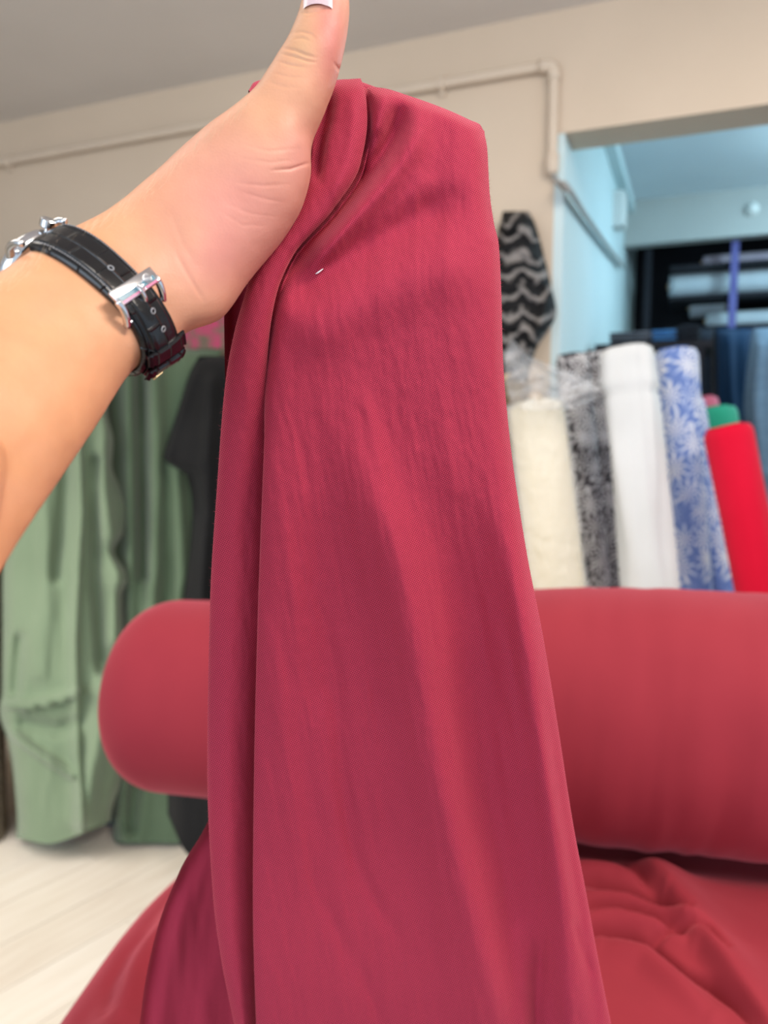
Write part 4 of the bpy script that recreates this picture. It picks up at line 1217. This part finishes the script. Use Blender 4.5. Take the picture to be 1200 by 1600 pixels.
BD = [(120, 0.402), (400, 0.418), (700, 0.425), (1000, 0.450), (1300, 0.470), (1600, 0.515), (2000, 0.610)]
def front_sheet():
    nrow = 400
    vv = np.concatenate([np.linspace(-14, 0, 8)[:-1], np.linspace(0, 1660, nrow - 40), np.linspace(1668, 2000, 33)])
    nS, nM = 76, 280
    PX = np.zeros((len(vv), nS + nM)); PY = PX.copy(); DD = PX.copy()
    fs = np.linspace(0, 1, nM - 24)
    topx = np.concatenate([np.linspace(498, 571, nS), np.interp(fs, [0, 1], [572, 757]), np.full(24, 757.0)])
    top = pch(Tk, topx)
    for i, v in enumerate(vv):
        v0 = max(v, 0)
        y = np.where(v0 < 420, top + v0*(420 - top)/420, v0)
        yr = float(np.mean(y[:nS])); 
        # strip
        k = float(1 - sstep(430, 820, yr))           # 1: strip in front, 0: main panel in front
        L, C = float(pch(Lk, yr)), float(pch(Ck, yr))
        w = C - L
        so = -0.005*k + 0.010*(1 - k)                # strip offset
        lowdeep = 0.008*float(sstep(900, 1300, yr))
        ctl1 = np.array([(L + 14, so + 0.016), (L, so + 0.008), (L + 0.14*w, so + 0.002), (L + 0.5*w, so), (L + 0.86*w, so + 0.002), (C, so + 0.008), (C - 8, so + 0.015), (C - 6, 0.013), (C + 5, 0.009)])
        ctl0 = np.array([(L + 14, so + 0.016), (L, so + 0.009), (L + 0.12*w, so + 0.003), (L + 0.45*w, so), (L + 0.80*w, so + 0.003 + 0.4*lowdeep), (C + 4, so + 0.008 + lowdeep), (C + 12, so + 0.009 + lowdeep), (C + 5, 0.009), (C, 0.004)])
        q = catmull(k*ctl1 + (1 - k)*ctl0, nS)
        PX[i, :nS] = q[:, 0]; DD[i, :nS] = q[:, 1]; PY[i] = y
        # main panel
        ym = y[nS:]
        Rr = pch(Rk, ym)
        Cm = pch(Ck, ym[:1])[0]
        x0 = q[-1, 0]
        xm = x0 + (Rr[:nM-24] - x0)*(fs + 1.5/ (nM))/(1 + 1.5/nM)
        d_edge = q[-1, 1]*np.exp(-np.maximum(xm - x0, 0)/9.0)
        PX[i, nS:nS + nM - 24] = xm
        DD[i, nS:nS + nM - 24] = d_edge + 0.013*np.exp(-(Rr[:nM-24] - xm)/10.0) + 0.006*np.exp(-(Rr[:nM-24] - xm)/38.0)
        # wrap behind at the right edge
        wv = np.linspace(0, 1, 25)[1:]
        PX[i, nS + nM - 24:] = xm[-1] + 1.5*np.sin(wv*math.pi) - 8*wv
        yy_ = ym[-1]
        DD[i, nS + nM - 24:] = DD[i, nS + nM - 25] + (float(pch(BD, yy_)) - 0.010 - float(pch(D0, yy_)) - DD[i, nS + nM - 25])*wv
    x, y = PX, PY
    main = np.zeros_like(PX); main[:, nS:nS + nM - 24] = 1
    edge = np.clip((pch(Rk, y.ravel()).reshape(y.shape) - x)/30, 0, 1)
    def ridge(pts, amp, w, asym=0, w2=0.4, both=False):
        d_, s_, t_ = poly_dist(x, y, catmull(pts, 6*len(pts)))
        ww = np.full_like(d_, w)
        if asym: ww = np.where(s_*asym > 0, w, w*w2)
        ends = sstep(0, 0.28, t_)*sstep(0, 0.22, 1 - t_)
        return -amp*np.exp(-(d_/ww)**2)*(np.ones_like(x) if both else main)*ends
    z = np.zeros_like(PX)
    # long hanging folds (positive amplitude comes towards the viewer)
    z += ridge([(520, 560), (560, 700), (600, 820), (640, 960), (668, 1120), (704, 1300), (742, 1450), (786, 1600), (830, 1760)], 0.0128, 50, 1, 0.7)
    z += ridge([(690, 700), (715, 850), (738, 1000), (760, 1200), (800, 1400), (845, 1620), (880, 1800)], -0.0125, 48)
    z += ridge([(785, 760), (803, 880), (826, 1020), (850, 1200), (872, 1360), (884, 1480), (893, 1620), (905, 1800)], 0.0075, 20)
    z += ridge([(835, 1000), (862, 1150), (885, 1300), (906, 1420), (926, 1540), (945, 1680)], -0.0050, 11)
    z += ridge([(848, 1440), (842, 1520), (838, 1620), (842, 1720)], -0.0050, 11)
    z += ridge([(812, 1420), (818, 1520), (824, 1700)], 0.0035, 14)
    z += ridge([(500, 900), (525, 1100), (540, 1250), (560, 1350), (600, 1430), (640, 1490)], -0.0022, 12)
    z += ridge([(480, 760), (500, 950), (515, 1150)], -0.0030, 30)
    z += ridge([(440, 600), (450, 900), (455, 1200), (470, 1500)], 0.0030, 40)
    z += ridge([(470, 1330), (520, 1440), (580, 1560), (620, 1680)], -0.0018, 13)
    z += ridge([(895, 1430), (905, 1470), (925, 1530)], -0.0025, 6)
    # gathers below the fingers
    z += ridge([(630, 132), (624, 175), (606, 225), (566, 285), (520, 345), (470, 405), (440, 450)], -0.0115, 16)
    z += ridge([(664, 150), (652, 210), (618, 265), (565, 325), (510, 385), (462, 440)], 0.0062, 19)
    z += ridge([(600, 130), (594, 170), (580, 215)], 0.0030, 12)
    z += ridge([(745, 290), (690, 322), (620, 362), (545, 405), (480, 445), (440, 490)], -0.0085, 32)
    z += ridge([(770, 395), (700, 420), (610, 455), (520, 500), (450, 560)], 0.0055, 48)
    z += ridge([(690, 165), (690, 230), (672, 290)], -0.0015, 20)
    z += ridge([(520, 120), (510, 180), (500, 230), (494, 300)], -0.0060, 8, both=True)
    z += ridge([(548, 130), (552, 190), (540, 260), (505, 330)], 0.0020, 10, both=True)
    z += ridge([(680, 560), (700, 700), (720, 800)], 0.0014, 12)
    z += ridge([(560, 590), (585, 680), (600, 760)], 0.0018, 12)
    # long soft wrinkles and fine crinkle
    xs = x - 0.16*np.maximum(y - 500, 0)
    amp = 0.00045 + 0.0004*sstep(500, 900, y)
    z += amp*fbm(xs/26, y/210, 3)*(0.3 + 0.7*main)*edge.clip(0.25, 1)
    z += 0.00022*fbm(x/9, y/16, 2)
    base = pch(D0, y.ravel()).reshape(y.shape)
    # rounded top edge rolling back over the fingers
    k_top = np.exp(-np.maximum(vv, 0)/16.0)[:, None]
    dd = base + DD + z*(1 - 0.75*k_top) + 0.012*k_top**1.5
    PYr = PY.copy()
    for i, v in enumerate(vv):
        if v < 0:
            f = -v/14.0
            dd[i] = dd[7] + 0.020*f
            PYr[i] = PY[7] - 3*math.sin(f*2.4) + 6*f*f
            PX[i] = PX[7] + 0*f
    P = U(PX, PYr, dd)
    return P, np.stack([PX*0.29e-3, PYr*0.29e-3], -1)
def back_sheet():
    BL = [(120, 388), (140, 388), (200, 396), (300, 398), (400, 370), (480, 350), (560, 351), (620, 352), (750, 346), (1000, 338), (1200, 336), (1262, 331), (1360, 281), (1450, 246), (1540, 226), (1600, 218), (2000, 165)]
    BT = [(388, 142), (396, 130), (410, 126), (440, 131), (500, 130), (540, 126), (600, 143), (700, 177), (750, 200), (800, 206)]
    nu = 140
    vv = np.concatenate([np.linspace(-1, 0, 10)[:-1], np.linspace(0, 2000, 230)])
    us = np.linspace(0, 1, nu)**1.25
    rows, uvs = [], []
    topx = 388 + (749 - 388)*us; top = pch(BT, topx)
    for v in vv:
        v0 = max(v, 0)
        y = np.where(v0 < 420, top + v0*(420 - top)/420, v0)
        l = pch(BL, y); r_ = pch(Rk, y) - 8
        x = l + (r_ - l)*us
        d = pch(BD, y) - 0.012*np.exp(-(x - l)/7.0) - 0.010*np.exp(-(r_ - x)/12.0) + 0.012*sstep(40, 160, x - l)*sstep(1250, 1500, y)
        d = d + 0.0025*fbm(x/40 + 9, y/180, 3) - 0.006*np.exp(-((x - l - 30)/18)**2)*sstep(1300, 1450, y)
        if v < 0:      # rolls forward over the edge of the hand
            f = -v
            d = d - 0.016*math.sin(f*math.pi/2) ; y = y - 4*math.sin(f*math.pi) + 26*f*f*np.exp(-(topx - 395)/60) + 8*f*f
            x = x + 6*f*np.exp(-(x - l)/10)
        rows.append(U(x, y, d)); uvs.append(np.stack([x*0.33e-3, y*0.33e-3], -1))
    return np.array(rows), np.array(uvs)
F1, uv1 = front_sheet(); B1, uv2 = back_sheet()
nv1 = F1.shape[0]*F1.shape[1]
V = np.concatenate([F1.reshape(-1, 3), B1.reshape(-1, 3)])
Fc = grid_faces(F1.shape[0], F1.shape[1]) + grid_faces(B1.shape[0], B1.shape[1], False, nv1)
V[:, 2] = np.maximum(V[:, 2], ZT + 0.045)
held = add_mesh('held_cloth', V, Fc, M['burg_held'], None, True, np.concatenate([uv1.reshape(-1, 2), uv2.reshape(-1, 2)]))
tag(held, 'burgundy woven cloth held up by the hand and hanging down in long folds', 'cloth')
# a scrap of lint caught on the cloth
b2 = BVHTree.FromPolygons([Vector(v) for v in V.tolist()], Fc)
lp = []
for x, y in ((493, 428), (497, 426), (501, 423), (505, 420)):
    h_ = b2.ray_cast(Vector(CAM), Vector(ray(x, y)).normalized())
    lp.append(np.array(h_[0]) - ray(x, y)*0.0006)
lt = add_tube('lint_thread', lp, [0.0002, 0.00042, 0.00034, 0.00012], M['lint'], None, 6)
tag(lt, 'tiny scrap of pale lint stuck to the held burgundy cloth', 'lint')

# short fibres standing off the folds of the held cloth
nF = F1.shape[1]
fr = np.random.RandomState(11)
nrm_u = np.gradient(F1, axis=1); nrm_v = np.gradient(F1, axis=0)
nrm = np.cross(nrm_u, nrm_v); nrm /= np.linalg.norm(nrm, axis=2)[..., None] + 1e-12
flip = np.sign(np.einsum('ijk,ijk->ij', nrm, CAM - F1)); mid_ = np.median(flip)
nrm = nrm*mid_
fv, ff = [], []
cols_ = [(4, 16, 1500), (66, 80, 500), (nF - 34, nF - 12, 1500), (80, nF - 30, 250)]
for c0_, c1_, cnt in cols_:
    for q in range(cnt):
        i = fr.randint(12, F1.shape[0] - 40); j = fr.randint(c0_, c1_)
        p = F1[i, j]; n = nrm[i, j]
        d_ = n + fr.randn(3)*0.55; d_ /= np.linalg.norm(d_)
        Lh = 0.0005 + 0.0013*fr.rand()**2
        s_ = np.cross(d_, p - CAM); s_ /= np.linalg.norm(s_) + 1e-12; w_ = 0.00003
        q1 = p + d_*Lh*0.6; q2 = p + d_*Lh + fr.randn(3)*Lh*0.25
        o_ = len(fv)
        fv += [p - s_*w_, p + s_*w_, q1 - s_*w_*0.8, q1 + s_*w_*0.8, q2]
        ff += [(o_, o_+1, o_+3, o_+2), (o_+2, o_+3, o_+4)]
tag(add_mesh('fibre_fuzz', fv, ff, M['fuzz'], held), kind='stuff')
